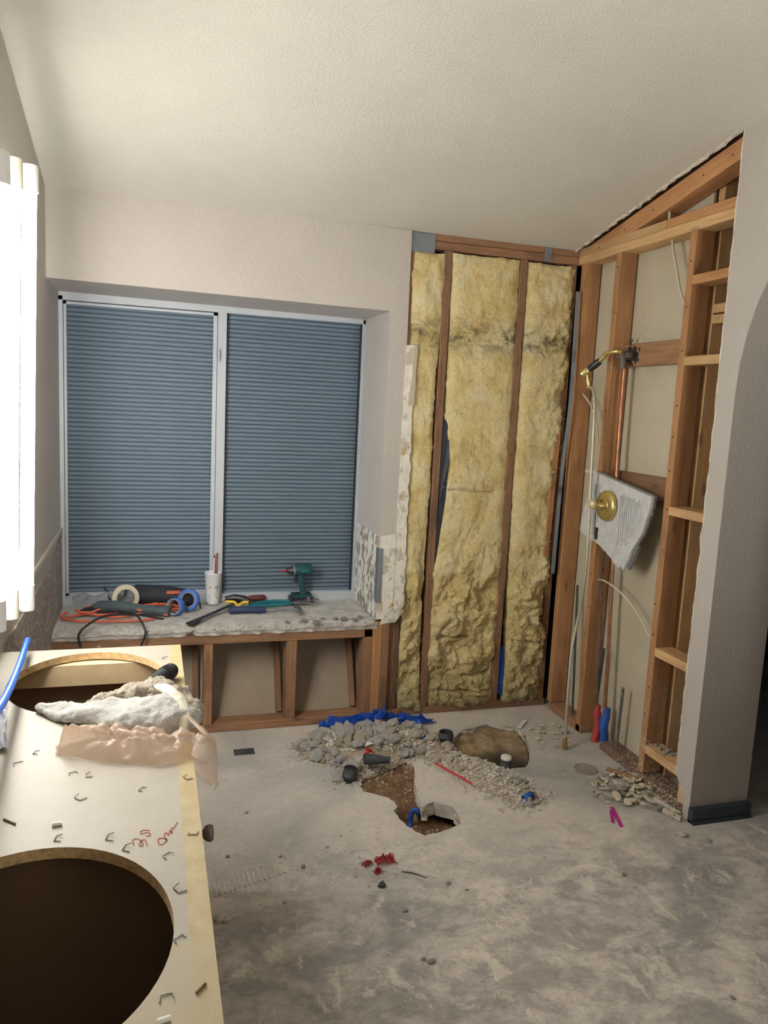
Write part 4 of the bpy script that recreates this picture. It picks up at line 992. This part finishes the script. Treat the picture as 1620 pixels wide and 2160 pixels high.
# orange extension cord
mb = MB(); rn = random.Random(31)
for k in range(7):
    pts = []; y = 3.66+.03*k*.9; x = -.36+.02*k
    for i in range(9):
        pts.append((x+.055*i+.01*rn.uniform(-1, 1), y+.04*math.sin(i*1.3+k*2)+rn.uniform(-.01, .01), DZ+.008+.006*(k % 4)+.006*rn.random()))
    mb.tube(curve(pts, 6), .0055, 7)
mb.tube(curve([(-.37, 3.70, DZ+.02), (-.395, 3.66, DZ+.01), (-.34, 3.60, DZ+.008), (-.26, 3.57, DZ+.008), (-.16, 3.56, DZ+.008), (-.04, 3.565, DZ+.007), (.03, 3.60, DZ+.007)], 8), .0055, 7)
tag(mb.build('extension_cord', ORANGE), 'tangled orange extension cord at the left end of the window deck', 'cord')
mb = MB(); nn = 22; v = []
for i in range(nn+1):
    for j in range(9):
        x = -.36+.26*i/nn; y = 3.80+.07*j/8; v.append((x, y, DZ+.045+.03*noise.fractal(Vector((x*22, y*22, 1)), .9, 2, 3)+.02*math.sin(j/8*PI)))
mb.add(v, [(i*9+j, i*9+j+1, (i+1)*9+j+1, (i+1)*9+j) for i in range(nn) for j in range(8)], True); tag(mb.build('plastic_wrap', CLEAR), 'crinkled clear plastic wrapper heaped on the cord by the window', 'wrapper')
mb = MB(); mb.tube(curve([(-.22, 3.86, DZ+.09), (-.20, 3.84, DZ+.075), (-.19, 3.80, DZ+.05), (-.15, 3.79, DZ+.035)], 6), .004, 6); mb.tube(curve([(-.18, 3.87, DZ+.07), (-.12, 3.87, DZ+.09), (-.125, 3.84, DZ+.05)], 6), .004, 6); tag(mb.build('black_hook', BLACK), 'thin black bent wires sticking up behind the masking tape', 'wire')
# cup
o = thing('paper_cup', 'white paper drink cup holding pens against the window mullion', 'cup', (.303, 3.855, DZ))
cc = Vector((.303, 3.855, DZ))
mb = MB(); mb.lathe([(0, .003), (.030, .003), (.031, 0), (.0325, .004), (.041, .155), (.043, .158), (.043, .162), (.040, .163), (.039, .155), (.031, .01), (0, .008)], cc, (0, 0, 1), 32); loc(mb, 'cup_wall', CUPM, o)
def decal(pts, m, nm, w_=.003):
    mb = MB()
    P = curve([(a, b, 0) for a, b in pts], 5)
    for p, q in zip(P, P[1:]):
        d = q-p
        if d.length < 1e-6: continue
        n = Vector((-d.y, d.x, 0)).normalized()*w_/2; quad = []
        for c in (p-n, q-n, q+n, p+n):
            r = .0325+(c.y/.155)*.0085+.0006; quad.append(cc+Vector((r*math.sin(c.x/r), -r*math.cos(c.x/r), c.y)))
        mb.add(quad, [(0, 1, 2, 3)])
    loc(mb, nm, m, o)
decal([(-.018, .092), (-.015, .095), (-.014, .091), (-.018, .091)], RED, 'red_dot', .005)
decal([(.006, .088), (.012, .096), (.018, .093), (.024, .100), (.028, .094), (.018, .088), (.028, .084), (.010, .084)], INKBLK, 'leaf_print', .0025)
decal([(.026, .078), (.016, .070), (.012, .050), (.020, .034), (.028, .030)], GREENP, 'green_arc', .004)
decal([(-.018, .055), (-.018, .02)], CARD, 'side_text', .002)
mb = MB(); mb.tube([cc+Vector((0, 0, .03)), cc+Vector((.006, .012, .235))], .0035, 8); loc(mb, 'pen', WHITE, o)
mb = MB(); mb.tube([cc+Vector((.012, 0, .03)), cc+Vector((.018, .012, .26))], .003, 8); loc(mb, 'pencil', REDBAG, o)
mb = MB(); mb.tube([cc+Vector((.006, .012, .235)), cc+Vector((.0064, .0122, .25))], [.003, .001], 8); loc(mb, 'pen_tip', INKBLK, o)
# pry bar, screwdriver, snips, hammer
o = thing('pry_bar', 'black flat pry bar lying diagonally over the broken deck edge', 'pry bar', (.30, 3.62, DZ))
mb = MB(); mb.tube([(.17, 3.475, DZ+.006), (.20, 3.50, DZ+.012), (.22, 3.53, DZ+.016), (.43, 3.80, DZ+.020), (.455, 3.825, DZ+.02)], [.026, .022, .013, .013, .014], 8, flat=.35); loc(mb, 'bar', BLACK, o)
o = thing('utility_knife', 'black and yellow clamp lying between pry bar and hammer', 'clamp', (.44, 3.76, DZ))
mb = MB(); mb.tube([(.36, 3.80, DZ+.038), (.41, 3.79, DZ+.044), (.455, 3.775, DZ+.038), (.49, 3.76, DZ+.022)], [.012, .018, .018, .010], 10); loc(mb, 'jaw', BLACK, o)
mb = MB(); mb.tube(curve([(.36, 3.765, DZ+.030), (.40, 3.755, DZ+.030), (.42, 3.75, DZ+.012), (.445, 3.745, DZ+.030), (.47, 3.745, DZ+.028)], 4), .0075, 8); loc(mb, 'yellow_lever', YEL, o)
o = thing('screwdriver', 'screwdriver with a red and black grip and a long thin shaft', 'screwdriver', (.50, 3.88, DZ))
mb = MB(); mb.tube([(.475, 3.865, DZ+.017), (.495, 3.867, DZ+.018), (.53, 3.87, DZ+.019), (.565, 3.873, DZ+.018), (.575, 3.874, DZ+.016)], [.008, .015, .016, .016, .009], 12); loc(mb, 'grip', simple('dark red grip', S(92, 40, 40), .5, 0, .15), o)
mb = MB(); mb.tube([(.21, 3.82, DZ+.008), (.45, 3.862, DZ+.015)], .003, 8); loc(mb, 'shaft', STEEL, o)
mb = MB(); mb.tube([(.452, 3.862, DZ+.0155), (.478, 3.8655, DZ+.017)], .012, 10); loc(mb, 'collar', RED, o)
o = thing('tin_snips', 'tin snips with teal handles lying behind the hammer', 'snips', (.65, 3.80, DZ))
mb = MB(); mb.tube(curve([(.48, 3.75, DZ+.012), (.54, 3.79, DZ+.014), (.62, 3.81, DZ+.014), (.69, 3.80, DZ+.012)], 6), .0095, 8); loc(mb, 'handle', TEAL, o)
mb = MB(); mb.tube(curve([(.47, 3.715, DZ+.012), (.55, 3.735, DZ+.013), (.63, 3.745, DZ+.013), (.69, 3.765, DZ+.012)], 6), .0095, 8); loc(mb, 'handle', TEAL, o)
mb = MB(); mb.prism([(.685, 3.79), (.72, 3.765), (.77, 3.77), (.83, 3.745), (.78, 3.79), (.74, 3.80)], lambda p, a: (p[0], p[1], a), DZ+.006, DZ+.012); mb.prism([(.685, 3.77), (.73, 3.80), (.81, 3.82), (.85, 3.815), (.79, 3.795), (.73, 3.77)], lambda p, a: (p[0], p[1], a), DZ+.012, DZ+.018); loc(mb, 'blades', STEEL, o)
o = thing('hammer', 'claw hammer with a navy rubber grip lying on the deck', 'hammer', (.55, 3.65, DZ))
mb = MB(); mb.tube([(.365, 3.655, DZ+.017), (.375, 3.655, DZ+.017), (.44, 3.65, DZ+.018), (.52, 3.645, DZ+.016), (.545, 3.643, DZ+.014)], [.012, .019, .0165, .0165, .011], 14); loc(mb, 'grip', NAVY, o)
mb = MB(); mb.tube([(.54, 3.643, DZ+.014), (.70, 3.628, DZ+.018)], .0065, 10); loc(mb, 'shaft', STEEL, o)
mb = MB(); mb.tube([(.705, 3.585, DZ+.016), (.704, 3.600, DZ+.018), (.703, 3.612, DZ+.020), (.702, 3.64, DZ+.02), (.700, 3.665, DZ+.022), (.695, 3.70, DZ+.012)], [.014, .014, .009, .012, .009, .005], 12); mb.tube([(.702, 3.64, DZ+.02), (.715, 3.628, DZ+.018)], .011, 10); loc(mb, 'head', STEEL, o)
# impact driver
o = thing('impact_driver', 'dark teal cordless impact driver standing on its battery at the right of the deck', 'impact driver', (.755, 3.835, DZ), .08)
def dl(mb, nm, m, par=None): return mb.build(nm, m, par or o)
mb = MB(); mb.box((-.060, -.035, .0), (.058, .035, .030)); mb.tube([(-.05, 0, .022), (-.02, 0, .022), (.05, 0, .022)], [.022, .030, .028], 12); bt = dl(mb, 'battery', BLACK)
mb = MB(); mb.box((.022, -.037, .004), (.040, -.0352, .034)); mb.box((.026, -.0372, .010), (.036, -.0354, .028)); sub(mb, 'belt_clip', STEEL, bt)
mb = MB(); mb.box((-.048, -.030, .030), (.052, .030, .046)); dl(mb, 'battery_mount', DRILLM)
mb = MB(); mb.tube([(.012, 0, .04), (.008, 0, .07), (.0, 0, .11), (-.004, 0, .15)], [.026, .018, .019, .024], 14, flat=.8); hd = dl(mb, 'handle', DRILLM)
mb = MB(); mb.tube([(-.045, 0, .170), (-.03, 0, .172), (0, 0, .172), (.035, 0, .172), (.052, 0, .172), (.058, 0, .172)], [.026, .030, .031, .031, .027, .018], 20); mh = dl(mb, 'motor_housing', DRILLM)
mb = MB(); mb.tube([(-.082, 0, .170), (-.070, 0, .170), (-.062, 0, .170), (-.046, 0, .170)], [.012, .014, .020, .025], 16); dl(mb, 'nose_cone', BLACK)
mb = MB(); mb.tube([(-.049, 0, .170), (-.040, 0, .171)], .0285, 18); sub(mb, 'silver_collar', STEEL, mh)
mb = MB(); mb.tube([(-.118, 0, .170), (-.082, 0, .170)], [.002, .0045], 8); dl(mb, 'red_bit', RED)
mb = MB(); mb.tube([(-.026, 0, .14), (-.032, 0, .125), (-.026, 0, .105)], [.008, .009, .006], 8); sub(mb, 'trigger', BLACKR, hd)
mb = MB(); mb.box((-.012, -.0325, .165), (.030, -.0295, .178)); sub(mb, 'side_badge', TEAL, mh)
# loose mortar stones on the deck edge
sm_ = []
for k in range(6):
    mb = MB(); mb.rock((0, 0, 0), 1, 200+k, 1.2, 1, .6); sm_.append(mb.mesh('mortar_stone', MORTAR))
for i, (x, y, r) in enumerate(((.70, 3.47, .016), (.755, 3.425, .020), (.86, 3.49, .014), (.90, 3.475, .018), (.95, 3.46, .015), (.99, 3.50, .014), (.80, 3.50, .010), (.62, 3.47, .010))):
    o = bpy.data.objects.new('mortar_stone', sm_[i % 6]); C.objects.link(o); o.scale = (r, r, r*(1.3 if i == 1 else 1)); o.location = (x, y, DZ+r*.35); o.rotation_euler = (0, 0, i)
    tag(o, ('loose grey mortar lump in front of the hammer head', 'upright round mortar lump overhanging the deck edge above the second stud', 'grey mortar lump right of the overhanging round one', 'large grey mortar lump in the middle of the right deck edge', 'grey mortar lump near the corner bead side of the deck edge', 'rightmost grey mortar lump on the deck edge', 'small mortar lump behind the overhanging round one', 'small mortar lump below the navy hammer grip')[i], 'mortar lump', 'loose mortar lumps on the deck edge')
mb = MB(); mb.lathe([(.010, 0), (.012, .006), (.007, .01), (.006, .045), (.009, .05), (0, .052)], (.53, 3.60, .04), (0, 0, 1), 10)
mb.tube([(.53, 3.60, .05), (.56, 3.60, .05)], .005, 6)
tag(mb.build('anchor_bolt', ABS), 'small dark valve stub standing inside the middle bay under the deck', 'valve stub')

# ------------------------------------------------------------------ rubble pile
PILE = [(.627,3.201),(.683,3.29),(.824,3.315),(1.023,3.345),(1.198,3.29),(1.30,3.18),(1.33,3.04),(1.44,2.92),(1.515,2.80),(1.54,2.662),(1.542,2.544),(1.40,2.51),(1.30,2.68),(1.237,2.895),(1.15,3.01),(1.066,2.99),(.966,2.93),(.82,2.86),(.741,2.867),(.79,2.984),(.643,3.081)]
def pile_h(x, y):
    e = edged(x, y, PILE); ins = inside(x, y, PILE)
    k = sm(0, .11, e) if ins else 0
    return (.05*k*(1.3 if y > 3.02 else .8)+.012*noise.fractal(Vector((x*18, y*18, 3)), .8, 2, 4)*k-(.004 if not ins else 0)) + .001
o = field(.58, 1.60, 2.46, 3.38, .012, lambda x, y: pile_h(x, y) if inside(x, y, PILE) else -.006, lambda x, y: inside(x, y, PILE)).build('gravel_heap', GRAVEL)
tag(o, 'low heap of gravelly soil and crushed concrete around the dug hole', 'gravel', kind='stuff')
rn = random.Random(17); mb = MB(); mb2 = MB(); cnt = 0
while cnt < 5200:
    x = rn.uniform(.56, 1.62); y = rn.uniform(2.42, 3.40)
    ins = inside(x, y, PILE); e = edged(x, y, PILE)
    if not ins and (e > .09 or rn.random() > math.exp(-e/.02) or inside(x, y, PIT) or inside(x, y, SANDP)): continue
    r = .0025+.006*rn.random()**2.2; cnt += 1
    (mb if rn.random() < .55 else mb2).rock((x, y, (pile_h(x, y) if ins else 0)+r*.3), r, cnt % 40, 1.2, 1, .7, rn.random()*6)
mb3 = MB()
for _ in range(700):
    x = rn.uniform(.80, 1.16); y = rn.uniform(2.40, 3.02)
    if inside(x, y, PIT): r = .002+.006*rn.random()**2; mb3.rock((x, y, pit_h(x, y)+r*.3), r, _ % 40, 1.2, 1, .7, rn.random()*6)
ch = mb.build('grey_gravel', CHUNK, o); ch['kind'] = 'stuff'; ch = mb3.build('soil_pebbles', GRAVEL, FLOOR); ch['kind'] = 'stuff'; ch = mb2.build('tan_gravel', CHUNK2, o); ch['kind'] = 'stuff'
vari = []
for k in range(10):
    mb = MB(); mb.rock((0, 0, 0), 1, 300+k, 1.25, 1, .7); vari.append(mb.mesh('concrete_chunk', CHUNK if k < 7 else CHUNK2))
def chunk(x, y, z, r, i, lab, cat, grp, me, tilt=.5):
    o = bpy.data.objects.new(me.name.split('.')[0], me); C.objects.link(o); o.location = (x, y, z); o.scale = (r, r*rn.uniform(.7, 1.1), r*rn.uniform(.7, 1.05))
    o.rotation_euler = (rn.uniform(-tilt, tilt), rn.uniform(-tilt, tilt), rn.random()*6.28); tag(o, lab, cat, grp); return o
n = 0
while n < 250:
    x = rn.uniform(.60, 1.56); y = rn.uniform(2.48, 3.36)
    if not inside(x, y, PILE): continue
    coarse = 1 if (y > 3.02 or (x < .85)) else .33
    if rn.random() > coarse: continue
    r = (.011+.023*rn.random()**1.7) if coarse == 1 else (.007+.010*rn.random()**2)
    chunk(x, y, pile_h(x, y)+r*.45, r, n, 'grey broken concrete chunk in the rubble heap around the dug hole', 'rubble', 'concrete chunks in the rubble heap', vari[n % 10]); n += 1
o = chunk(1.03, 3.16, .075, .045, 0, 'largest grey concrete lump on top of the rubble heap', 'rubble', None, vari[2]); o['group'] = 'concrete chunks in the rubble heap'
o = chunk(.82, 2.935, .03, .022, 0, 'round grey stone resting against the left black pipe stub', 'rubble', 'concrete chunks in the rubble heap', vari[4])
# stray pebbles on open floor
for i, (px, py, where) in enumerate(((1025, 1530, 'behind the sand patch'), (715, 1578, 'left of the rubble by the blue scrap'), (1140, 1578, 'right of the sand patch'), (910, 2030, 'on the near floor, largest there'), (893, 2024, 'beside the largest near one'), (855, 1922, 'below the dark folded scrap'), (985, 1878, 'right of the bent wire'),
        (480, 1808, 'beside the vanity below the knob'), (1315, 1846, 'in front of the magenta tape'), (1188, 1625, 'left of the drain grate'), (1160, 1672, 'right of the gravel end'), (520, 1715, 'in front of the small dark plate'), (718, 1765, 'left of the dug hole'), (690, 1788, 'farther left of the dug hole'),
        (945, 1865, 'below the bent wire'), (1420, 1830, 'in front of the pier'), (1545, 2105, 'at the lower right of the frame'), (640, 1830, 'left of the crimson wrappers'), (750, 1850, 'just below the left crimson wrapper'), (592, 1808, 'between the knob and the crimson wrappers'), (1495, 1775, 'right of the tan chip'), (600, 1905, 'beyond the trowelled mortar ridges'))):
    q = at(px, py, 'z', 0); r = .005+.004*((i*7) % 3)/2
    if i == 3: r = .013
    chunk(q.x, q.y, r*.4, r, i, 'small pebble on the bare floor '+where, 'pebble', 'stray pebbles on the floor', vari[i % 10], .2)
mb = MB(); rn2 = random.Random(88)
for i in range(900):
    if i < 350: x, y = rn2.uniform(.2, 2.0), rn2.uniform(1.2, 3.4)
    elif i < 650: x, y = rn2.gauss(1.9, .10), rn2.gauss(3.05, .25)
    else: x, y = rn2.gauss(.75, .2), rn2.gauss(2.3, .12)
    if inside(x, y, PIT) or inside(x, y, SANDP) or x < .12 or x > 1.98 or y > 3.42: continue
    r = .0015+.002*rn2.random()**2; mb.rock((x, y, r*.4), r, i % 30, 1.3, 1, .6)
tag(mb.build('floor_grit', CHUNK), 'fine grit and crumbs scattered over the concrete floor', 'grit', kind='stuff')
# slab tile rubble near the right wall
TR = [(1.782,2.613),(1.923,2.70),(2.02,2.72),(2.08,2.50),(2.03,2.36),(1.955,2.30),(1.934,2.387),(1.791,2.436),(1.73,2.50)]
shv = []
for k in range(7):
    rs = random.Random(500+k); nn = rs.choice([4, 5, 6]); P = [(math.cos(2*PI*i/nn+rs.uniform(-.3, .3))*rs.uniform(.6, 1.1), math.sin(2*PI*i/nn+rs.uniform(-.3, .3))*rs.uniform(.4, .9)) for i in range(nn)]
    mb = MB(); mb.prism(P, lambda p, a: (p[0], p[1], a), 0, .22); shv.append(mb.mesh('tile_shard', (SHARD, SHARD, CHUNK2, SHARD, MORTAR, SHARD, SHARD)[k]))
n = 0
while n < 130:
    x = rn.uniform(1.7, 2.1); y = rn.uniform(2.26, 2.75)
    if not inside(x, y, TR): continue
    r = .008+.024*rn.random()**1.8
    o = chunk(x, y, .004+.018*rn.random(), r, n, 'pale tile and plaster shard in the litter at the foot of the stripped wall', 'shard', 'shards at the foot of the stripped wall', shv[n % 7], .35); n += 1
for i in range(22):
    x = rn.gauss(1.875, .05); y = rn.gauss(3.12, .07); r = .008+.012*rn.random()
    chunk(x, y, .003+.006*rn.random(), r, i, 'pale paper-thin flake in the litter behind the hose end', 'flake', 'pale flakes behind the hose end', shv[i % 7], .3)
for i in range(16):
    x = 2.05+rn.random()*.06; y = rn.uniform(2.40, 2.60); z = .168
    chunk(x, y, z+.004, .006+.006*rn.random(), i, 'small mortar crumb on the lowest block of the right bay', 'crumb', 'crumbs on the lowest block', vari[i % 7])
for i, (a, b) in enumerate((((1.97, 2.44), (2.00, 2.34)), ((1.955, 2.36), (1.985, 2.29)))):
    board('trim_stick', (a[0], a[1], .016), (b[0], b[1], .012), .022, .014, simple('pale stick', S(184, 174, 158), .8, 0, .15), None)
tag(bpy.data.objects['trim_stick'], 'pale trim stick lying in the litter, farther of the two', 'stick', 'trim sticks by the pier'); tag(bpy.data.objects['trim_stick.001'], 'pale trim stick lying nearest the black baseboard', 'stick', 'trim sticks by the pier')
o = board('loose_plank', (1.925, 2.71, .014), (2.01, 2.60, .014), .022, .022, WOOD_D, None); tag(o, 'short wood offcut on the floor between drain and stud foot', 'offcut')

# plumbing in the floor
def stub(lab, c, r, h, cap=None, tilt=(0, 0, 1)):
    o = thing('drain_pipe', lab, 'pipe', c, group='drain stubs in the floor'); c = Vector(c)
    mb = MB(); mb.lathe([(r*.84, h-.03), (r*.84, h), (r*.98, h), (r, h-.004), (r, h*.6), (r*1.08, h*.58), (r*1.08, h*.4), (r, h*.38), (r, -.03), (r*.84, -.03), (r*.84, h)], c, tilt, 28); loc(mb, 'pipe_wall', ABS, o)
    if cap: mb = MB(); mb.lathe([(r*.9, h*.8), (r*1.02, h-.002), (r*1.0, h+.008), (r*.8, h+.012), (0, h+.012)], c, tilt, 24); loc(mb, 'cap', cap, o)
    return o
stub('black drain pipe stub at the left foot of the rubble heap', (.795, 2.873, .0), .030, .055, None, (.1, -.1, 1))
stub('open grey-black pipe coupling between the rubble and the sand patch', (1.328, 3.13, .01), .034, .045)
stub('black pipe stub with a white cap in the sand recess', (1.522, 2.885, -.045), .024, .068, TILEW)
mb = MB(); mb.lathe([(.0, .052), (.027, .052), (.027, .030), (.0, .03)], (.795, 2.873, 0), (.1, -.1, 1), 24); tag(mb.build('pipe_plug', BLACKR), 'black rubber plug set in the left drain stub', 'plug')
o = thing('broken_pipe', 'broken dark pipe piece lying on the rubble heap', 'pipe', (.94, 3.0, .06))
mb = MB(); a, b = at(768, 1601, 'z', .065), at(822, 1603, 'z', .055); mb.tube([a, a+(b-a)*.5, b], [.022, .020, .012], 16, False); mb.tube([a+(b-a)*.02, b], [.018, .010], 12, False); loc(mb, 'pipe_wall', ABS, o)
o = thing('blue_coupling', 'small blue plastic coupling lying at the right foot of the gravel', 'coupling', (1.461, 2.561, 0))
mb = MB(); mb.lathe([(.012, -.025), (.016, -.025), (.016, .025), (.012, .025), (.012, -.025)], (1.461, 2.561, .018), (1, .35, .1), 18); loc(mb, 'coupling_body', BLUE2, o)
mb = MB(); mb.lathe([(.0165, -.004), (.018, 0), (.0165, .004)], (1.461, 2.561, .018), (1, .35, .1), 18); loc(mb, 'middle_ring', BLUE2, o)
o = thing('blue_pex_lines', 'two bent blue water pipes with fittings inside the dug hole', 'pipe', (.97, 2.5, -.18))
mb = MB(); mb.tube(curve([at(863, 1752, 'z', -.10), at(865, 1735, 'z', -.08), at(868, 1716, 'z', -.04), at(874, 1708, 'z', -.02), at(880, 1713, 'z', -.03), at(885, 1722, 'z', -.07), at(887, 1732, 'z', -.10)], 6), .0095, 10); loc(mb, 'bent_pipe', BLUE2, o)
mb = MB(); mb.tube(curve([at(870, 1712, 'z', -.03), at(882, 1710, 'z', -.05), at(891, 1716, 'z', -.08), at(895, 1724, 'z', -.10)], 6), .009, 10); loc(mb, 'short_pipe', BLUE2, o)
mb = MB(); mb.tube([at(885, 1721, 'z', -.07), at(887, 1729, 'z', -.09)], .0125, 10); loc(mb, 'brass_fitting', BRASSD, o)
# drain grate
o = thing('drain_grate', 'round metal drain grate set in the dusty floor near the tall stud', 'drain', (1.849, 2.756, 0))
mb = MB(); mb.lathe([(.042, 0), (.042, .004), (.052, .004), (.054, 0)], (1.849, 2.756, .0), (0, 0, 1), 32); loc(mb, 'rim', simple('dusty rim', S(132, 124, 112), .8, 0, .2), o)
mb = MB(); mb.lathe([(0, .0005), (.043, .0005)], (1.849, 2.756, 0), (0, 0, 1), 32); loc(mb, 'dark_well', SOIL, o)
mb = MB()
for k in range(-4, 5):
    h = math.sqrt(max(0, .042**2-(k*.0095)**2)); mb.box((1.849+k*.0095-.002, 2.756-h, .001), (1.849+k*.0095+.002, 2.756+h, .004)); mb.box((1.849-h, 2.756+k*.0095-.002, .001), (1.849+h, 2.756+k*.0095+.002, .004))
loc(mb, 'grid_bars', simple('dusty grate metal', S(176, 166, 150), .8, 0, .2), o)
# tapes, strips and plastic scraps
def strip(nm, lab, m, a, b, w_, z=.004, n=10, cat='strip', wob=.004, grp=None, seed=0):
    a = Vector(a); b = Vector(b); d = b-a; nrm = Vector((-d.y, d.x, 0)).normalized()*w_/2; v = []
    for i in range(n+1):
        p = a+d*i/n; h = z+wob*abs(noise.noise(Vector((i*.7, seed, 1)))); k = 1+.15*noise.noise(Vector((i*.5, seed, 9)))
        for s_ in (-1, 1):
            for dz in (0, .0015): v.append((p.x+nrm.x*s_*k, p.y+nrm.y*s_*k, p.z+h+dz+(.3*wob*s_)))
    f = []
    for i in range(n):
        q = i*4; f += [(q, q+2, q+6, q+4), (q+1, q+5, q+7, q+3), (q, q+4, q+5, q+1), (q+2, q+3, q+7, q+6)]
    f += [(0, 1, 3, 2), (4*n, 4*n+2, 4*n+3, 4*n+1)]
    mb = MB(); mb.add(v, f); o = mb.build(nm, m); tag(o, lab, cat, grp); return o
strip('magenta_tape', 'longer magenta tape strip on the floor in front of the shards', MAG, at(1290, 1703, 'z', 0), at(1311, 1745, 'z', 0), .014, .001, 6, 'tape', .003)
strip('magenta_tape', 'shorter magenta tape strip branching off the longer one', MAG, at(1292, 1737, 'z', 0), at(1289, 1712, 'z', 0), .013, .004, 4, 'tape', .003)
strip('red_strip', 'long thin red strip lying on the gravel beside the dug hole', RED, (1.184, 2.896, .024), (1.275, 2.70, .018), .009, .004, 12, 'strip', .004)
def crumple(nm, lab, m, c, sx, sy, sz, seed, rz=0, cat='plastic scrap', grp=None, n=16):
    v = []; M = Matrix.Rotation(rz, 3, 'Z')
    for i in range(n+1):
        for j in range(n+1):
            u, w_ = i/n-.5, j/n-.5; p = Vector((u*2*sx, w_*2*sy, 0))
            k = noise.fractal(Vector((u*4, w_*3, seed)), .9, 2.1, 4); q = noise.fractal(Vector((u*4, w_*3, seed+9)), .9, 2.1, 4)
            env = math.cos(u*PI)*.6+.4
            p = Vector((p.x+q*sx*.25, p.y+k*sy*.5, sz*abs(k*1.6)*env+sz*.35*env)); v.append(M @ p+Vector(c))
    mb = MB(); mb.add(v, [(i*(n+1)+j, (i+1)*(n+1)+j, (i+1)*(n+1)+j+1, i*(n+1)+j+1) for i in range(n) for j in range(n)], False); o = mb.build(nm, m); tag(o, lab, cat, grp); return o
G = 'blue plastic scraps by the bottom plate'
crumple('blue_plastic', 'long crumpled blue plastic sheet along the bottom plate, left part', BLUEFILM, (.93, 3.395, .004), .15, .035, .045, 1, .05, grp=G)
crumple('blue_plastic', 'crumpled blue plastic bunched below the batt corner', BLUEFILM, (1.08, 3.375, .006), .09, .04, .060, 4, .0, grp=G)
crumple('blue_plastic', 'blue plastic strip pointing right toward the sand patch', BLUEFILM, (1.23, 3.355, .006), .12, .025, .035, 8, -.08, grp=G)
crumple('blue_plastic', 'folded pale blue plastic flap over the rubble', BLUEFILM, (1.19, 3.29, .045), .07, .022, .04, 12, -1.0, grp=G)
crumple('blue_plastic', 'small blue plastic scrap left of the rubble heap', BLUEFILM, at(686, 1559, 'z', .002), .035, .016, .014, 15, .0, grp=G)
crumple('blue_plastic', 'tiny blue plastic scrap poking out behind the large lump', BLUEFILM, at(820, 1552, 'z', .05), .024, .016, .020, 18, .3, grp=G)
crumple('blue_plastic', 'tiny blue plastic scrap on the heap near the open coupling', BLUEFILM, at(895, 1558, 'z', .05), .022, .012, .016, 21, .2, grp=G)
crumple('red_plastic', 'red plastic shred on the blue sheet by the plate', RED, at(800, 1535, 'z', .03), .025, .018, .035, 24, .4, grp='red plastic shreds')
crumple('red_plastic', 'red plastic shred on the rubble beside the white tile piece', RED, at(778, 1590, 'z', .055), .018, .014, .02, 27, .4, grp='red plastic shreds')
REDC = mat_film('crimson film', S(178, 44, 54), .15)
for i, (px, py, a_, lab) in enumerate(((812, 1817, .035, 'largest crumpled crimson wrapper shred on the open floor'), (775, 1825, .018, 'left crimson wrapper shred on the open floor'), (797, 1840, .016, 'nearest crimson wrapper shred on the open floor'))):
    crumple('red_wrapper', lab, REDC, at(px, py, 'z', .001), a_, a_*.6, .016, 31+i*3, .5*i, 'wrapper', 'crimson wrapper shreds')
o = strip('white_tile_chip', 'white rectangular tile piece on the rubble heap', TILEW, at(766, 1572, 'z', .075), at(782, 1566, 'z', .08), .035, .0, 2, 'tile chip', .0)
o = strip('white_tile_chip', 'white narrow tile piece lying near the hose end', TILEW, at(1094, 1537, 'z', .004), at(1108, 1520, 'z', .004), .022, .002, 2, 'tile chip', .0)
o = strip('white_tile_chip', 'pale tile piece near the blue coupling', TILEW, at(1103, 1676, 'z', .012), at(1112, 1672, 'z', .012), .012, .0, 2, 'tile chip', .0)
mb = MB(); mb.tube(curve([at(848, 1838, 'z', .003), at(870, 1841, 'z', .005), at(886, 1846, 'z', .003), at(900, 1851, 'z', .003)], 5), .0022, 6); tag(mb.build('bent_wire', STAPLE), 'thin bent wire on the floor right of the crimson wrappers', 'wire')
for i, (a_, b_) in enumerate((((750, 1549), (905, 1556)), ((775, 1557), (840, 1546)))):
    mb = MB(); mb.tube([at(*a_, 'z', .05+.01*i), at((a_[0]+b_[0])/2, (a_[1]+b_[1])/2, 'z', .065), at(*b_, 'z', .045)], .0045, 6); tag(mb.build('thin_stick', WOOD_X), ('long', 'short')[i]+' dark thin stick lying across the back of the rubble heap', 'stick', 'sticks on the rubble heap')
for i, (px, py, r, lab) in enumerate(((462, 1944, .014, 'left brown clod on the floor beside the vanity'), (478, 1943, .012, 'right brown clod on the floor beside the vanity'), (806, 1870, .013, 'dark folded scrap on the floor below the crimson wrappers'), (1440, 1765, .014, 'tan chip on the floor in front of the black baseboard'))):
    q = at(px, py, 'z', 0); mb = MB(); mb.rock((0, 0, 0), r, 600+i, 1.3, 1, .8); o = mb.build('clod', (CHUNK2, CHUNK2, ABS, CHUNK2)[i], None, (q.x, q.y, r*.5)); tag(o, lab, 'clod')
mb = MB(); q = at(515, 1586, 'z', 0); mb.box((q.x-.045, q.y-.03, .0002), (q.x+.045, q.y+.03, .0012)); mb.box((q.x-.02, q.y-.012, .0012), (q.x+.02, q.y+.012, .005)); tag(mb.build('floor_box', ABS), 'small dark rectangular plate stuck to the floor in front of the deck studs', 'plate')
